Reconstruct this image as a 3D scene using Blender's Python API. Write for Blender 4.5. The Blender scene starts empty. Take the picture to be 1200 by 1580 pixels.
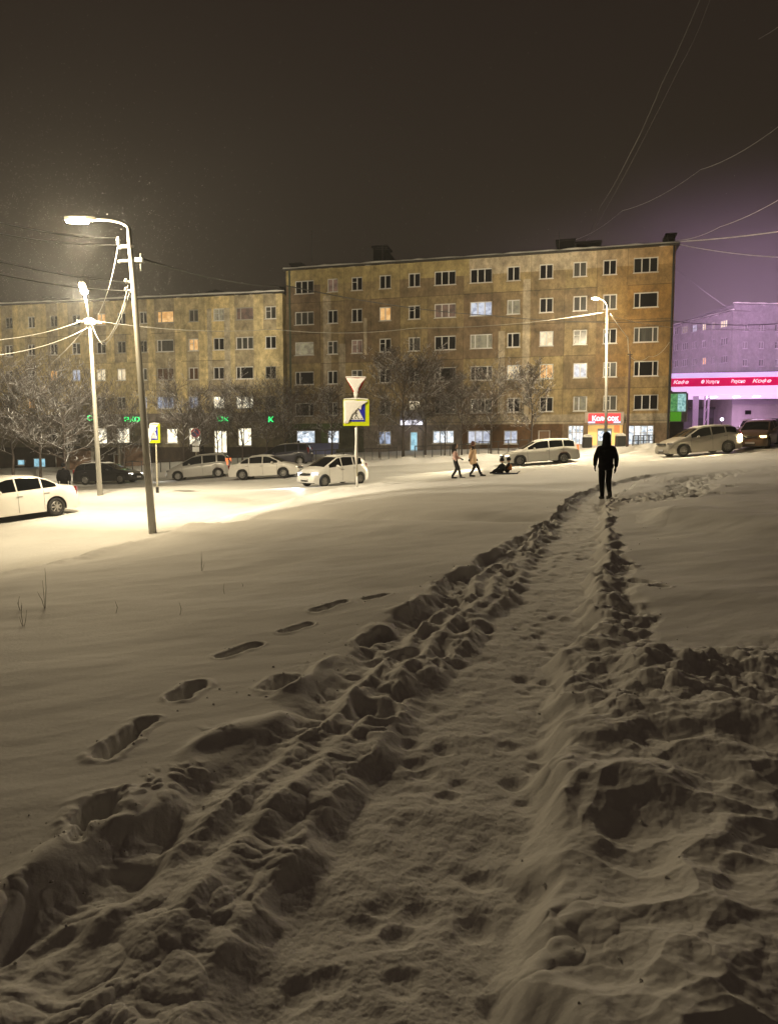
import bpy, bmesh, math, random
import numpy as np
from mathutils import Vector, Matrix, Quaternion

# ------------------------------------------------------------------ camera, world, exposure
scene = bpy.context.scene
COL = scene.collection
F = 1098.0; CU, CV = 600.0, 790.0            # focal length and centre of a 1200 x 1580 frame
PITCH = math.radians(5.0); CAMZ = 1.55
cam_d = bpy.data.cameras.new('camera'); cam = bpy.data.objects.new('camera', cam_d); COL.objects.link(cam)
cam_d.sensor_fit = 'VERTICAL'; cam_d.sensor_height = 36.0; cam_d.lens = 36.0 * F / 1580.0
cam_d.clip_start = 0.05; cam_d.clip_end = 2000
cam.location = (0, 0, CAMZ); cam.rotation_euler = (math.radians(90) - PITCH, 0, 0)
scene.camera = cam
scene.view_settings.view_transform = 'Standard'; scene.view_settings.look = 'None'
scene.view_settings.exposure = 0.0; scene.view_settings.gamma = 1.0
world = bpy.data.worlds.new('World'); scene.world = world; world.use_nodes = True
wn = world.node_tree.nodes; wl = world.node_tree.links
bg = wn['Background']; bg.inputs['Strength'].default_value = 1.0
tc = wn.new('ShaderNodeTexCoord'); sx = wn.new('ShaderNodeSeparateXYZ'); rp = wn.new('ShaderNodeValToRGB')
wl.new(tc.outputs['Generated'], sx.inputs[0]); wl.new(sx.outputs['Z'], rp.inputs[0]); wl.new(rp.outputs[0], bg.inputs['Color'])
rp.color_ramp.elements[0].position = 0.0; rp.color_ramp.elements[0].color = (0.0265, 0.0200, 0.0130, 1)   # town glow low in the snow cloud
rp.color_ramp.elements[1].position = 0.55; rp.color_ramp.elements[1].color = (0.0205, 0.0142, 0.0105, 1)
scene.render.engine = 'CYCLES'
scene.cycles.use_denoising = True
scene.cycles.max_bounces = 5; scene.cycles.diffuse_bounces = 3; scene.cycles.volume_bounces = 0
scene.cycles.transparent_max_bounces = 6
scene.cycles.sample_clamp_indirect = 4.0

# ------------------------------------------------------------------ helpers
rnd = random.Random(7)
def lin(r, g, b):
    f = lambda c: c / 12.92 if c <= 0.04045 else ((c + 0.055) / 1.055) ** 2.4
    return (f(r / 255), f(g / 255), f(b / 255))
def ray(u, v):
    x = (u - CU) / F; y = -(v - CV) / F
    return Vector((x, math.cos(PITCH) + y * math.sin(PITCH), -math.sin(PITCH) + y * math.cos(PITCH)))
def at(u, v, Y):
    d = ray(u, v); t = Y / d.y
    return Vector((d.x * t, Y, CAMZ + d.z * t))
def link(o): COL.objects.link(o); return o
def tag(o, label=None, cat=None, group=None, kind=None):
    if label: o['label'] = label
    if cat: o['category'] = cat
    if group: o['group'] = group
    if kind: o['kind'] = kind
    return o
def empty(name, loc=(0, 0, 0), rz=0.0, label=None, cat=None, group=None):
    o = bpy.data.objects.new(name, None); link(o); o.location = loc; o.rotation_euler = (0, 0, rz); o.empty_display_size = 0.3
    return tag(o, label, cat, group)
def copy_tree(o, parent=None):
    c = o.copy(); link(c)
    if parent is not None: c.parent = parent
    for ch in list(o.children): copy_tree(ch, c)
    return c
class MB:
    """collects shapes, then links them as ONE mesh object"""
    def __init__(s): s.v = []; s.f = []; s.c = []; s.smooth = False
    def add(s, vs, fs):
        n = len(s.v); s.v += [tuple(p) for p in vs]; s.f += [tuple(i + n for i in f) for f in fs]; return s
    def box(s, x0, x1, y0, y1, z0, z1, M=None):
        vs = [Vector((x, y, z)) for z in (z0, z1) for y in (y0, y1) for x in (x0, x1)]
        if M is not None: vs = [M @ p for p in vs]
        return s.add(vs, [(0, 2, 3, 1), (4, 5, 7, 6), (0, 1, 5, 4), (2, 6, 7, 3), (0, 4, 6, 2), (1, 3, 7, 5)])
    def quad(s, a, b, c, d): return s.add([a, b, c, d], [(0, 1, 2, 3)])
    def tube(s, pts, rs, n=6, cap=True):
        pts = [Vector(p) for p in pts]
        if not hasattr(rs, '__len__'): rs = [rs] * len(pts)
        vs = []; fs = []; up = None
        for i, p in enumerate(pts):
            d = (pts[min(i + 1, len(pts) - 1)] - pts[max(i - 1, 0)])
            if d.length < 1e-9: d = Vector((0, 0, 1))
            d.normalize()
            if up is None: up = d.orthogonal().normalized()
            else:
                up = up - d * up.dot(d)
                up = up.normalized() if up.length > 1e-6 else d.orthogonal().normalized()
            w = d.cross(up)
            for k in range(n):
                a = 2 * math.pi * k / n
                vs.append(p + (up * math.cos(a) + w * math.sin(a)) * rs[i])
        for i in range(len(pts) - 1):
            for k in range(n):
                k2 = (k + 1) % n
                fs.append((i * n + k, i * n + k2, (i + 1) * n + k2, (i + 1) * n + k))
        if cap: fs.append(tuple(range(n - 1, -1, -1))); fs.append(tuple((len(pts) - 1) * n + k for k in range(n)))
        return s.add(vs, fs)
    def lathe(s, prof, n=20, M=None):
        """prof: (radius, height) along local z"""
        vs = []; fs = []
        for (r, h) in prof:
            for k in range(n):
                a = 2 * math.pi * k / n; p = Vector((r * math.cos(a), r * math.sin(a), h)); vs.append(M @ p if M is not None else p)
        for i in range(len(prof) - 1):
            for k in range(n):
                k2 = (k + 1) % n; fs.append((i * n + k, i * n + k2, (i + 1) * n + k2, (i + 1) * n + k))
        return s.add(vs, fs)
    def prism(s, poly, z0, z1, M=None):
        n = len(poly); vs = [Vector((p[0], p[1], z0)) for p in poly] + [Vector((p[0], p[1], z1)) for p in poly]
        if M is not None: vs = [M @ p for p in vs]
        return s.add(vs, [tuple(range(n - 1, -1, -1)), tuple(range(n, 2 * n))] + [(i, (i + 1) % n, (i + 1) % n + n, i + n) for i in range(n)])
    def build(s, name, mat, parent=None, smooth=None, colors=None):
        me = bpy.data.meshes.new(name); me.from_pydata(s.v, [], s.f); me.validate(clean_customdata=False)
        if mat is not None: me.materials.append(mat)
        if smooth if smooth is not None else s.smooth:
            me.polygons.foreach_set('use_smooth', [True] * len(me.polygons))
        if colors is not None and len(colors) == len(me.polygons):
            at_ = me.color_attributes.new('tone', 'FLOAT_COLOR', 'CORNER'); arr = []
            for p, c in zip(me.polygons, colors): arr += [c[0], c[1], c[2], 1.0] * p.loop_total
            at_.data.foreach_set('color', arr)
        me.update(); o = bpy.data.objects.new(name, me); link(o)
        if parent is not None: o.parent = parent
        return o

# ------------------------------------------------------------------ materials
MATS = {}
def pmat(name, col, rough=0.6, metal=0.0, noise=None, bump=None, emis=None, estr=0.0, attr=None, spec=None, coat=0.0):
    """noise=(scale, amount, stretch) mottles the colour; bump=(scale, strength, distance)"""
    if name in MATS: return MATS[name]
    m = bpy.data.materials.new(name); m.use_nodes = True; nt = m.node_tree; N = nt.nodes; L = nt.links
    b = N['Principled BSDF']; b.inputs['Base Color'].default_value = (*col, 1); b.inputs['Roughness'].default_value = rough; b.inputs['Metallic'].default_value = metal
    if spec is not None: b.inputs['Specular IOR Level'].default_value = spec
    if coat: b.inputs['Coat Weight'].default_value = coat; b.inputs['Coat Roughness'].default_value = 0.08
    t = N.new('ShaderNodeTexCoord')
    src = None
    if attr:
        a = N.new('ShaderNodeAttribute'); a.attribute_name = attr; src = a.outputs['Color']; L.new(src, b.inputs['Base Color'])
    if noise:
        sc, amt, stretch = noise
        mp = N.new('ShaderNodeMapping'); L.new(t.outputs['Object'], mp.inputs['Vector']); mp.inputs['Scale'].default_value = stretch
        nz = N.new('ShaderNodeTexNoise'); nz.inputs['Scale'].default_value = sc; nz.inputs['Detail'].default_value = 6; nz.inputs['Roughness'].default_value = 0.65; L.new(mp.outputs[0], nz.inputs['Vector'])
        mr = N.new('ShaderNodeMapRange'); mr.inputs['From Min'].default_value = 0.3; mr.inputs['From Max'].default_value = 0.7
        mr.inputs['To Min'].default_value = 1 - amt; mr.inputs['To Max'].default_value = 1 + amt; L.new(nz.outputs['Fac'], mr.inputs['Value'])
        vm = N.new('ShaderNodeVectorMath'); vm.operation = 'SCALE'
        if src is not None: L.new(src, vm.inputs[0])
        else: vm.inputs[0].default_value = col
        L.new(mr.outputs[0], vm.inputs['Scale']); L.new(vm.outputs[0], b.inputs['Base Color'])
    if bump:
        nb = N.new('ShaderNodeTexNoise'); nb.inputs['Scale'].default_value = bump[0]; nb.inputs['Detail'].default_value = 8; L.new(t.outputs['Object'], nb.inputs['Vector'])
        bp = N.new('ShaderNodeBump'); bp.inputs['Strength'].default_value = bump[1]; bp.inputs['Distance'].default_value = bump[2]
        L.new(nb.outputs['Fac'], bp.inputs['Height']); L.new(bp.outputs[0], b.inputs['Normal'])
    if emis is not None:
        b.inputs['Emission Color'].default_value = (*emis, 1); b.inputs['Emission Strength'].default_value = estr
    MATS[name] = m; return m
def lit_pane(name, c1, c2, strength, scale=3.0, wave=True):
    """lit room behind a pane: curtain folds and furniture tones"""
    if name in MATS: return MATS[name]
    m = bpy.data.materials.new(name); m.use_nodes = True; nt = m.node_tree; N = nt.nodes; L = nt.links; b = N['Principled BSDF']
    b.inputs['Base Color'].default_value = (0.05, 0.05, 0.05, 1); b.inputs['Roughness'].default_value = 0.2
    t = N.new('ShaderNodeTexCoord'); nz = N.new('ShaderNodeTexNoise'); nz.inputs['Scale'].default_value = scale; nz.inputs['Detail'].default_value = 3
    L.new(t.outputs['Object'], nz.inputs['Vector'])
    r = N.new('ShaderNodeValToRGB'); r.color_ramp.elements[0].position = 0.38; r.color_ramp.elements[0].color = (*c2, 1); r.color_ramp.elements[1].position = 0.6; r.color_ramp.elements[1].color = (*c1, 1)
    L.new(nz.outputs['Fac'], r.inputs[0])
    if wave:
        w = N.new('ShaderNodeTexWave'); w.inputs['Scale'].default_value = 3.5; w.inputs['Distortion'].default_value = 1.5; w.bands_direction = 'X'; L.new(t.outputs['Object'], w.inputs['Vector'])
        mr = N.new('ShaderNodeMapRange'); mr.inputs['To Min'].default_value = 0.65; mr.inputs['To Max'].default_value = 1.0; L.new(w.outputs['Fac'], mr.inputs['Value'])
        vm = N.new('ShaderNodeVectorMath'); vm.operation = 'SCALE'; L.new(r.outputs[0], vm.inputs[0]); L.new(mr.outputs[0], vm.inputs['Scale']); L.new(vm.outputs[0], b.inputs['Emission Color'])
    else: L.new(r.outputs[0], b.inputs['Emission Color'])
    b.inputs['Emission Strength'].default_value = strength
    MATS[name] = m; return m
def snow_topped(name, col, rough=0.8, lo=0.1, hi=0.6):
    """surface with snow lying on whatever faces up"""
    if name in MATS: return MATS[name]
    m = pmat(name, col, rough); nt = m.node_tree; N = nt.nodes; L = nt.links; b = N['Principled BSDF']
    g = N.new('ShaderNodeNewGeometry'); s = N.new('ShaderNodeSeparateXYZ'); L.new(g.outputs['Normal'], s.inputs[0])
    nz = N.new('ShaderNodeTexNoise'); nz.inputs['Scale'].default_value = 6.0; t = N.new('ShaderNodeTexCoord'); L.new(t.outputs['Object'], nz.inputs['Vector'])
    ad = N.new('ShaderNodeMath'); ad.operation = 'MULTIPLY_ADD'; L.new(nz.outputs['Fac'], ad.inputs[0]); ad.inputs[1].default_value = 0.5; L.new(s.outputs['Z'], ad.inputs[2])
    mr = N.new('ShaderNodeMapRange'); mr.inputs['From Min'].default_value = lo + .2; mr.inputs['From Max'].default_value = hi + .25; L.new(ad.outputs[0], mr.inputs['Value'])
    mx = N.new('ShaderNodeMix'); mx.data_type = 'RGBA'; L.new(mr.outputs[0], mx.inputs['Factor']); mx.inputs['A'].default_value = (*col, 1); mx.inputs['B'].default_value = (0.8, 0.8, 0.82, 1)
    L.new(mx.outputs['Result'], b.inputs['Base Color']); return m
SNOW = pmat('snow', (0.80, 0.79, 0.78), 0.75, bump=(38.0, 0.35, 0.008), noise=(0.6, 0.05, (1, 1, 1)), spec=0.25)
ROADM = pmat('packed_snow_road', (0.69, 0.68, 0.655), 0.55, bump=(14.0, 0.35, 0.02), noise=(0.35, 0.10, (1, 1, 1)), spec=0.35)
STEEL = pmat('galvanised_steel', (0.30, 0.29, 0.26), 0.55, 0.2, noise=(3.0, 0.15, (1, 1, .2)))
DARK = pmat('dark_metal', (0.03, 0.03, 0.03), 0.6)
WIREM = snow_topped('cable', (0.05, 0.05, 0.05), lo=-0.2, hi=0.4)
RIME = pmat('rime', (0.75, 0.74, 0.7), 0.8); CABLEW = pmat('frosted_cable', (0.38, 0.37, 0.34), 0.8)
FRAMEW = pmat('white_plastic', (0.62, 0.61, 0.6), 0.4)
FRAMEB = pmat('brown_wood', (0.16, 0.09, 0.05), 0.6)
GLASSD = pmat('dark_glass', (0.006, 0.006, 0.007), 0.12, noise=(1.5, 0.5, (1, 1, 1)))
GLASSG = pmat('curtained_glass', (0.06, 0.06, 0.055), 0.25, noise=(1.1, 0.6, (3, 3, .4)))
GLASSR = pmat('brown_curtained_glass', (0.09, 0.045, 0.025), 0.25, noise=(1.1, 0.4, (3, 3, .4)))
CONCRETE = pmat('concrete', (0.30, 0.27, 0.23), 0.9, noise=(1.2, 0.3, (1, 1, .5)), bump=(9, .3, .01))

# ------------------------------------------------------------------ numpy noise
_rs = np.random.RandomState(11)
_perm = _rs.permutation(512).astype(np.int64)
_ga = _rs.rand(512) * 2 * np.pi; _gx = np.cos(_ga); _gy = np.sin(_ga)
def _h(i, j, s): return _perm[(_perm[(i + s * 37) & 511] + j) & 511]
def perlin(x, y, s=0):
    xi = np.floor(x).astype(np.int64); yi = np.floor(y).astype(np.int64); xf = x - xi; yf = y - yi
    u = xf * xf * xf * (xf * (xf * 6 - 15) + 10); v = yf * yf * yf * (yf * (yf * 6 - 15) + 10)
    def d(i, j):
        h = _h(xi + i, yi + j, s); return _gx[h] * (xf - i) + _gy[h] * (yf - j)
    a = d(0, 0); b = d(1, 0); c = d(0, 1); e = d(1, 1)
    return (a + (b - a) * u + (c - a) * v + (a - b - c + e) * u * v) * 1.5
def fbm(x, y, o=4, s=0, g=0.5):
    r = 0; a = 1.0
    for k in range(o): r = r + a * perlin(x * 2 ** k, y * 2 ** k, s + k); a *= g
    return r
def worley(x, y, s=0):
    xi = np.floor(x).astype(np.int64); yi = np.floor(y).astype(np.int64); best = np.full(x.shape, 9.0); sec = np.full(x.shape, 9.0)
    for i in (-1, 0, 1):
        for j in (-1, 0, 1):
            h = _h(xi + i, yi + j, s); px = xi + i + 0.5 + _gx[h] * 0.38; py = yi + j + 0.5 + _gy[h] * 0.38
            d = (x - px) ** 2 + (y - py) ** 2
            sec = np.minimum(sec, np.maximum(best, d)); best = np.minimum(best, d)
    return np.sqrt(best), np.sqrt(sec)
def sstep(a, b, x):
    t = np.clip((x - a) / (b - a), 0, 1); return t * t * (3 - 2 * t)

# ------------------------------------------------------------------ lie of the land
CP = [(0, 0, 0), (-3, 0, -.15), (3, 0, .15), (0, 5, .03), (-4, 5, -.12), (4, 5, .2), (0, -12, -.2), (-14, -10, -1.2), (14, -10, .6),
      (-3.5, 9, -.12), (0, 10, .12), (5, 10, .32), (9, 10, .45), (-6, 11, -.45), (5.7, 18.8, .36), (10, 18, .45), (0, 17, .2), (-4, 17, -.3),
      (-7.2, 13.8, -.86), (-6.9, 20.6, -.88), (-11.5, 23.7, -.76), (-18, 18, -.95), (-30, 20, -1.2), (-4.3, 23, -.38), (-1.1, 25, .2), (2.7, 30, .26),
      (8.2, 36, .55), (16, 38, 1.05), (3.2, 34, .2), (-2.9, 35.7, -.25), (-12.6, 31, -.42), (-11.4, 35, -.3), (-20, 50.6, -.85), (-13, 49, -.42), (-7.5, 45, -.22),
      (1, 42, .15), (9.5, 44.8, .68), (18.8, 43, 1.28), (23, 44.5, 1.7), (30, 44, 2.2), (-35, 50, -1.2), (-36, 64, -.35), (-20, 60, .1), (-10, 60, .9), (-5, 57, 1.0),
      (5, 54, 1.3), (12, 52, 1.5), (20, 50, 1.85), (30, 58, 2.4), (34, 66, 2.5), (45, 60, 3.0), (30, 110, 3.5), (60, 120, 4.5), (0, 110, 2.5), (-60, 90, -.5),
      (-60, 20, -2), (60, 20, 2), (0, 240, 3), (-200, 60, -3), (200, 60, 6), (0, -150, -2), (-150, -100, -4), (150, -100, 3), (200, 250, 8), (-200, 250, 0)]
CPa = np.array(CP, float)
def _phi(r2): return np.sqrt(r2 + 6.0)
_A = _phi((CPa[:, None, 0] - CPa[None, :, 0]) ** 2 + (CPa[:, None, 1] - CPa[None, :, 1]) ** 2)
_n = len(CPa); _M = np.zeros((_n + 3, _n + 3)); _M[:_n, :_n] = _A; _M[:_n, _n] = 1; _M[:_n, _n + 1] = CPa[:, 0]; _M[:_n, _n + 2] = CPa[:, 1]; _M[_n:, :_n] = _M[:_n, _n:].T
_w = np.linalg.solve(_M, np.concatenate([CPa[:, 2], np.zeros(3)]))
def base(X, Y):
    X = np.asarray(X, float); Y = np.asarray(Y, float); z = _w[_n] + _w[_n + 1] * X + _w[_n + 2] * Y
    for i in range(_n): z = z + _w[i] * _phi((X - CPa[i, 0]) ** 2 + (Y - CPa[i, 1]) ** 2)
    return z
def zb(x, y): return float(base(np.array([x]), np.array([y]))[0])
def ground_hit(u, v):
    """where the sight line through a point of the survey meets the smooth ground"""
    d = ray(u, v); t = 1.0; 
    for k in range(60):
        p = Vector((0, 0, CAMZ)) + d * t
        z = zb(p.x, p.y); e = (p.z - z)
        t += e / max(-d.z * 1.0, 0.03) * 0.7
        t = min(max(t, .3), 120)
    return Vector((d.x * t, d.y * t))
# road edge nearest the viewer and the far edge, in metres
NEAR = [(-60, 6), (-14, 9.5), (-7.6, 13.4), (-6.5, 19.8), (-5.6, 22.2), (-1.6, 25.6), (2.4, 30.0), (8.2, 36.2), (16, 39.2), (26, 40.8), (60, 44)]
FAR = [(-60, 55), (-20, 53.2), (-8, 50), (0, 48.5), (10, 48.4), (18, 47.4), (24, 48.5), (60, 55)]
_nx = [p[0] for p in NEAR]; _ny = [p[1] for p in NEAR]; _fx = [p[0] for p in FAR]; _fy = [p[1] for p in FAR]
def seg_dist(X, Y, pts, closed=False):
    best = np.full(np.shape(X), 1e9)
    for (a, b) in zip(pts[:-1], pts[1:]):
        dx = b[0] - a[0]; dy = b[1] - a[1]; l2 = dx * dx + dy * dy
        t = np.clip(((X - a[0]) * dx + (Y - a[1]) * dy) / l2, 0, 1)
        best = np.minimum(best, (X - a[0] - t * dx) ** 2 + (Y - a[1] - t * dy) ** 2)
    return np.sqrt(best)
def road_in(X, Y):
    """signed distance, positive on the carriageway"""
    yn = np.interp(X, _nx, _ny); yf = np.interp(X, _fx, _fy)
    ins = (Y > yn) & (Y < yf)
    d = np.minimum(seg_dist(X, Y, NEAR), seg_dist(X, Y, FAR))
    return np.where(ins, d, -d)
# trodden path: (u, v, half width px) read from the survey
PATH = [(540, 1620, 190), (560, 1540, 180), (600, 1420, 165), (645, 1300, 150), (705, 1150, 118), (755, 1060, 95), (796, 1000, 76), (850, 900, 60), (878, 850, 46), (893, 800, 36), (915, 765, 26), (965, 742, 20), (1040, 729, 16), (1150, 720, 12)]
_pp = [ground_hit(u, v) for (u, v, w) in PATH]
_hw = [w * (p.length * 1.0) / F for (u, v, w), p in zip(PATH, _pp)]
d0 = (_pp[0] - _pp[1]).normalized(); _pp = [_pp[0] + d0 * 6] + _pp; _hw = [.4] + _hw
_cl = []
for i in range(len(_pp) - 1):
    for k in range(6):
        t = k / 6; _cl.append((*(_pp[i].lerp(_pp[i + 1], t)), _hw[i] * (1 - t) + _hw[i + 1] * t))
_cl.append((*_pp[-1], _hw[-1])); CLA = np.array(_cl)
# smooth the centre line
for _ in range(3): CLA[1:-1] = (CLA[:-2] + 2 * CLA[1:-1] + CLA[2:]) / 4
def path_coord(X, Y):
    """signed lateral distance (+ right) and distance along"""
    best = np.full(X.shape, 1e9); sd = np.zeros(X.shape); al = np.zeros(X.shape); acc = 0.0
    for i in range(len(CLA) - 1):
        ax, ay = CLA[i, :2]; dx = CLA[i + 1, 0] - ax; dy = CLA[i + 1, 1] - ay; l2 = dx * dx + dy * dy + 1e-12; l = math.sqrt(l2)
        t = np.clip(((X - ax) * dx + (Y - ay) * dy) / l2, 0, 1)
        ex = X - ax - t * dx; ey = Y - ay - t * dy; d = ex * ex + ey * ey
        m = d < best; sgn = np.where(dx * ey - dy * ex > 0, -1.0, 1.0)
        best = np.where(m, d, best); sd = np.where(m, sgn * np.sqrt(d), sd); al = np.where(m, acc + t * l, al); acc += l
    return sd, al
# boot holes in the untrodden snow: two ends (survey px), radius m, depth m
HOLES = [((146, 1262), (160, 1240), .105, .24), ((118, 1300), (128, 1275), .05, .08), ((152, 1172), (232, 1106), .075, .17), ((272, 1078), (308, 1053), .085, .16), ((338, 1012), (400, 991), .07, .14),
         ((434, 976), (480, 961), .065, .12), ((482, 946), (535, 931), .07, .12), ((560, 930), (598, 920), .07, .08), ((556, 992), (600, 972), .08, .14),
         ((425, 1060), (440, 1045), .10, .18), ((745, 921), (690, 918), .05, .07),
         ((950, 872), (975, 876), .09, .09), ((975, 896), (1003, 902), .10, .08), ((1008, 908), (1024, 910), .08, .07), ((960, 945), (968, 938), .12, .1),
         ((960, 770), (975, 768), .12, .1), ((1050, 745), (1075, 755), .15, .12), ((1080, 760), (1065, 768), .15, .12)]
HW = [(ground_hit(*a).lerp(ground_hit(*b), .12), ground_hit(*b).lerp(ground_hit(*a), .12), r * .92, d) for a, b, r, d in HOLES]
CREST = [ground_hit(*p) for p in ((975, 800), (1040, 797), (1100, 803), (1190, 813), (1300, 822))]
CREST = [(p.x, p.y) for p in CREST]
DIP = [ground_hit(*p) for p in ((330, 797), (480, 792), (650, 793), (800, 797))]; DIP = [(p.x, p.y) for p in DIP]
TR2 = [ground_hit(*p) for p in ((945, 772), (1010, 768), (1070, 752), (1060, 742), (1130, 728), (1190, 722))]; TR2 = [(p.x, p.y) for p in TR2]
def relief(X, Y):
    """everything the weather, boots and sledges did to the snow"""
    R = np.sqrt(X * X + Y * Y)
    z = 0.05 * fbm(X * .35, Y * .35, 3, 3) * sstep(2, 8, R)
    z = z + 0.006 * fbm(X * 1.1 + Y * .5, Y * 2.6 - X * 1.0, 4, 9)                      # wind ripples
    rd = road_in(X, Y)
    near_side = Y < np.interp(X, _nx, _ny) + 0.5
    # ploughed bank by the road
    bank = np.exp(-((rd + .9) / .55) ** 2) * (0.10 + 0.10 * fbm(X * .9, Y * .9, 4, 20)) * (1 - .85 * sstep(-1, 1.5, X) * sstep(9, 7, X)) * sstep(12, 16, R)
    farb = np.exp(-((rd + 1.6) / 1.1) ** 2) * (~near_side) * (0.16 + 0.22 * fbm(X * .5, Y * .5, 4, 24))
    z = z + bank + farb
    z = z - 0.16 * sstep(0.05, .5, rd)
    m = (R < 45)
    Xm = X[m]; Ym = Y[m]; Rm = R[m]
    s, a = path_coord(Xm, Ym)
    s = s + 0.10 * perlin(Xm * .9, Ym * .9, 40) + 0.03 * perlin(Xm * 4, Ym * 4, 41)
    hw = 0.40
    fade = sstep(34, 26, Rm) * sstep(0.0, -0.6, rd[m])
    d = np.zeros(Xm.shape)
    # widths of the churned belt left of the path, shrinking with distance
    lw = np.interp(Rm, [0, 2.5, 4, 6, 9, 12, 15, 20], [1.45, 1.3, 1.15, 1.15, 1.0, .62, .42, .35])
    lw = lw + 0.07 * perlin(Xm * 2.3, Ym * 2.3, 42)
    rw = np.interp(Rm, [0, 3, 6, 9, 14, 20], [1.2, 1.2, .95, .75, .55, .45]) + 0.08 * perlin(Xm * 2, Ym * 2, 43)
    hwv = hw + .09 * perlin(a * 1.4 + 7 * (s > 0), s * .3, 44) + .07 * perlin(a * 4.2 + 9 * (s > 0), s * .8, 45) - .03
    inpath = sstep(hwv + .13, hwv - .05, np.abs(s))
    f1, f2 = worley(Xm * 9, Ym * 9, 3); g1, g2 = worley(Xm * 4.2, Ym * 4.2, 5)
    pathz = -0.12 + 0.016 * fbm(Xm * 2.2, Ym * 2.2, 3, 50, .6) - .016 * sstep(.34, .12, g1) * sstep(-.1, .2, perlin(Xm * 1.2, Ym * 1.2, 51)) + 0.0034 * fbm(Xm * 14, Ym * 14, 4, 52, .65) + 0.010 * (g1 - .4) * sstep(-.2, .3, perlin(Xm * 1.7, Ym * 1.7, 53)) + .004 * (f1 - .4)
    # left belt: ridges that run with the path, cut by boot holes
    left = (s < 0)
    q = (-s - hw) / np.maximum(lw - hw, .12)                       # 0 at path side, 1 at untouched snow
    inl = left & (q > -0.4)
    near = sstep(5.5, 2.6, Rm)
    wob = 0.07 * perlin(a * .8, s * .8, 60) + .03 * perlin(a * 2.6, s * 2, 61)
    def ridge(c, w): return np.exp(-np.abs((q + wob - c) / w) ** 1.7)
    cut = 0.65 + .15 * near + (0.75 - .45 * near) * perlin(a * 1.0, q * 1.2, 62) + (.30 - .18 * near) * perlin(a * 3.1, q * 2.0, 63)
    cutb = np.clip(cut, .0, 1.1)
    ux = Xm + .10 * fbm(Xm * 3, Ym * 3, 2, 58); uy = Ym + .10 * fbm(Xm * 3, Ym * 3, 2, 59)
    lz = -0.105 + 0.035 * ridge(.10, .10) * cutb + 0.085 * ridge(.36, .11) * cutb + 0.105 * ridge(.64, .10) * cutb
    h1, h2 = worley(ux * 2.7, uy * 2.7, 7)                       # boot holes
    lz = lz - .085 * sstep(.50, .16, h1) * sstep(.0, .25, q) * sstep(-.25, .1, perlin(Xm * 1.1, Ym * 1.1, 57))
    h3, h4 = worley(ux * 6.2, uy * 6.2, 9); h5, h6 = worley(ux * 13, uy * 13, 10)
    clod = sstep(-.25, .25, perlin(Xm * 1.6, Ym * 1.6, 66))
    lz = lz + (0.040 - .018 * near) * np.sqrt(np.clip(1 - (h3 / .55) ** 2, 0, 1)) * clod + (.018 - .006 * near) * np.sqrt(np.clip(1 - (h5 / .5) ** 2, 0, 1)) * sstep(-.1, .3, perlin(Xm * 3, Ym * 3, 68))
    lz = lz + 0.030 * fbm(Xm * 2.3, Ym * 2.3, 2, 64) + .008 * fbm(Xm * 9, Ym * 9, 4, 69, .6)
    lz = lz * .72 * (.35 + .65 * sstep(1.12, .80, q))
    ew = .16 * perlin(Xm * 1.5, Ym * 1.5, 65) + .07 * perlin(Xm * 4.0, Ym * 4.0, 56)
    ql = sstep(1.10, .90, q + ew)
    rim = (0.030 * np.exp(-((q + ew - 1.14) / .10) ** 2) * np.clip(.6 + 1.8 * perlin(Xm * 2.5, Ym * 2.5, 67), 0, 2) + .014 * np.sqrt(np.clip(1 - (h5 / .4) ** 2, 0, 1)) * np.exp(-((q - 1.15) / .22) ** 2) * sstep(.0, .3, perlin(Xm * 2, Ym * 2, 54))) * left
    # right belt and the big soft hummocks near by
    qr = (s - hw) / (rw - hw)
    r1, r2 = worley(Xm * 3.3 + .2 * perlin(Xm * 3, Ym * 3, 70), Ym * 3.3, 12); k1, k2 = worley(Xm * 8, Ym * 8, 14)
    rz = -0.03 + 0.08 * (r1 - .42) + 0.022 * fbm(Xm * 5, Ym * 5, 3, 71, .55) + 0.024 * np.sqrt(np.clip(1 - (k1 / .5) ** 2, 0, 1)) * sstep(-.2, .3, perlin(Xm * 2.3, Ym * 2.3, 72))
    qrr = sstep(1.15, .8, qr)
    rt = 0.07 * np.exp(-((qr - .35) / .3) ** 2)
    # hummock field: everything right of the path nearer than a ragged line about six metres off
    wx = .16 * fbm(Xm * 1.8, Ym * 1.8, 2, 80); wy = .16 * fbm(Xm * 1.8, Ym * 1.8, 2, 85)
    c1, c2 = worley((Xm + wx) * 2.3, (Ym + wy) * 3.0, 16)
    e1, e2 = worley((Xm + wx) * 5.0, (Ym + wy) * 5.6, 18)
    hf = sstep(5.9, 4.9, Ym + .10 * Xm + .5 * perlin(Xm * 1.1, Ym * 1.1, 83)) * sstep(hw - .02, hw + .35, s)
    nearf = sstep(4.6, 3.2, Ym)
    soft = lambda e, k: np.minimum(e, k - (k - e) * 0 + .25 * (e - k) * (e > k))
    hz = 0.03 + 0.095 * (np.clip(c1, 0, .62) ** 1.5 - .22) + .06 * fbm(Xm * 1.4, Ym * 1.4, 2, 86) + 0.05 * (np.clip(e1, 0, .6) ** 1.4 - .25) * sstep(-.3, .4, perlin(Xm * 1.5, Ym * 1.5, 87)) + (0.024 - 0.015 * nearf) * fbm(Xm * 6, Ym * 6, 4, 84, .55) + (0.030 - .024 * nearf) * np.sqrt(np.clip(1 - (k1 / .5) ** 2, 0, 1)) * sstep(-.2, .3, perlin(Xm * 1.4, Ym * 1.4, 88))
    z2 = z[m]
    d = np.where(left, z2 * (1 - ql) + (lz * (1 - inpath) + pathz * inpath) * ql + rim, 0)
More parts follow.
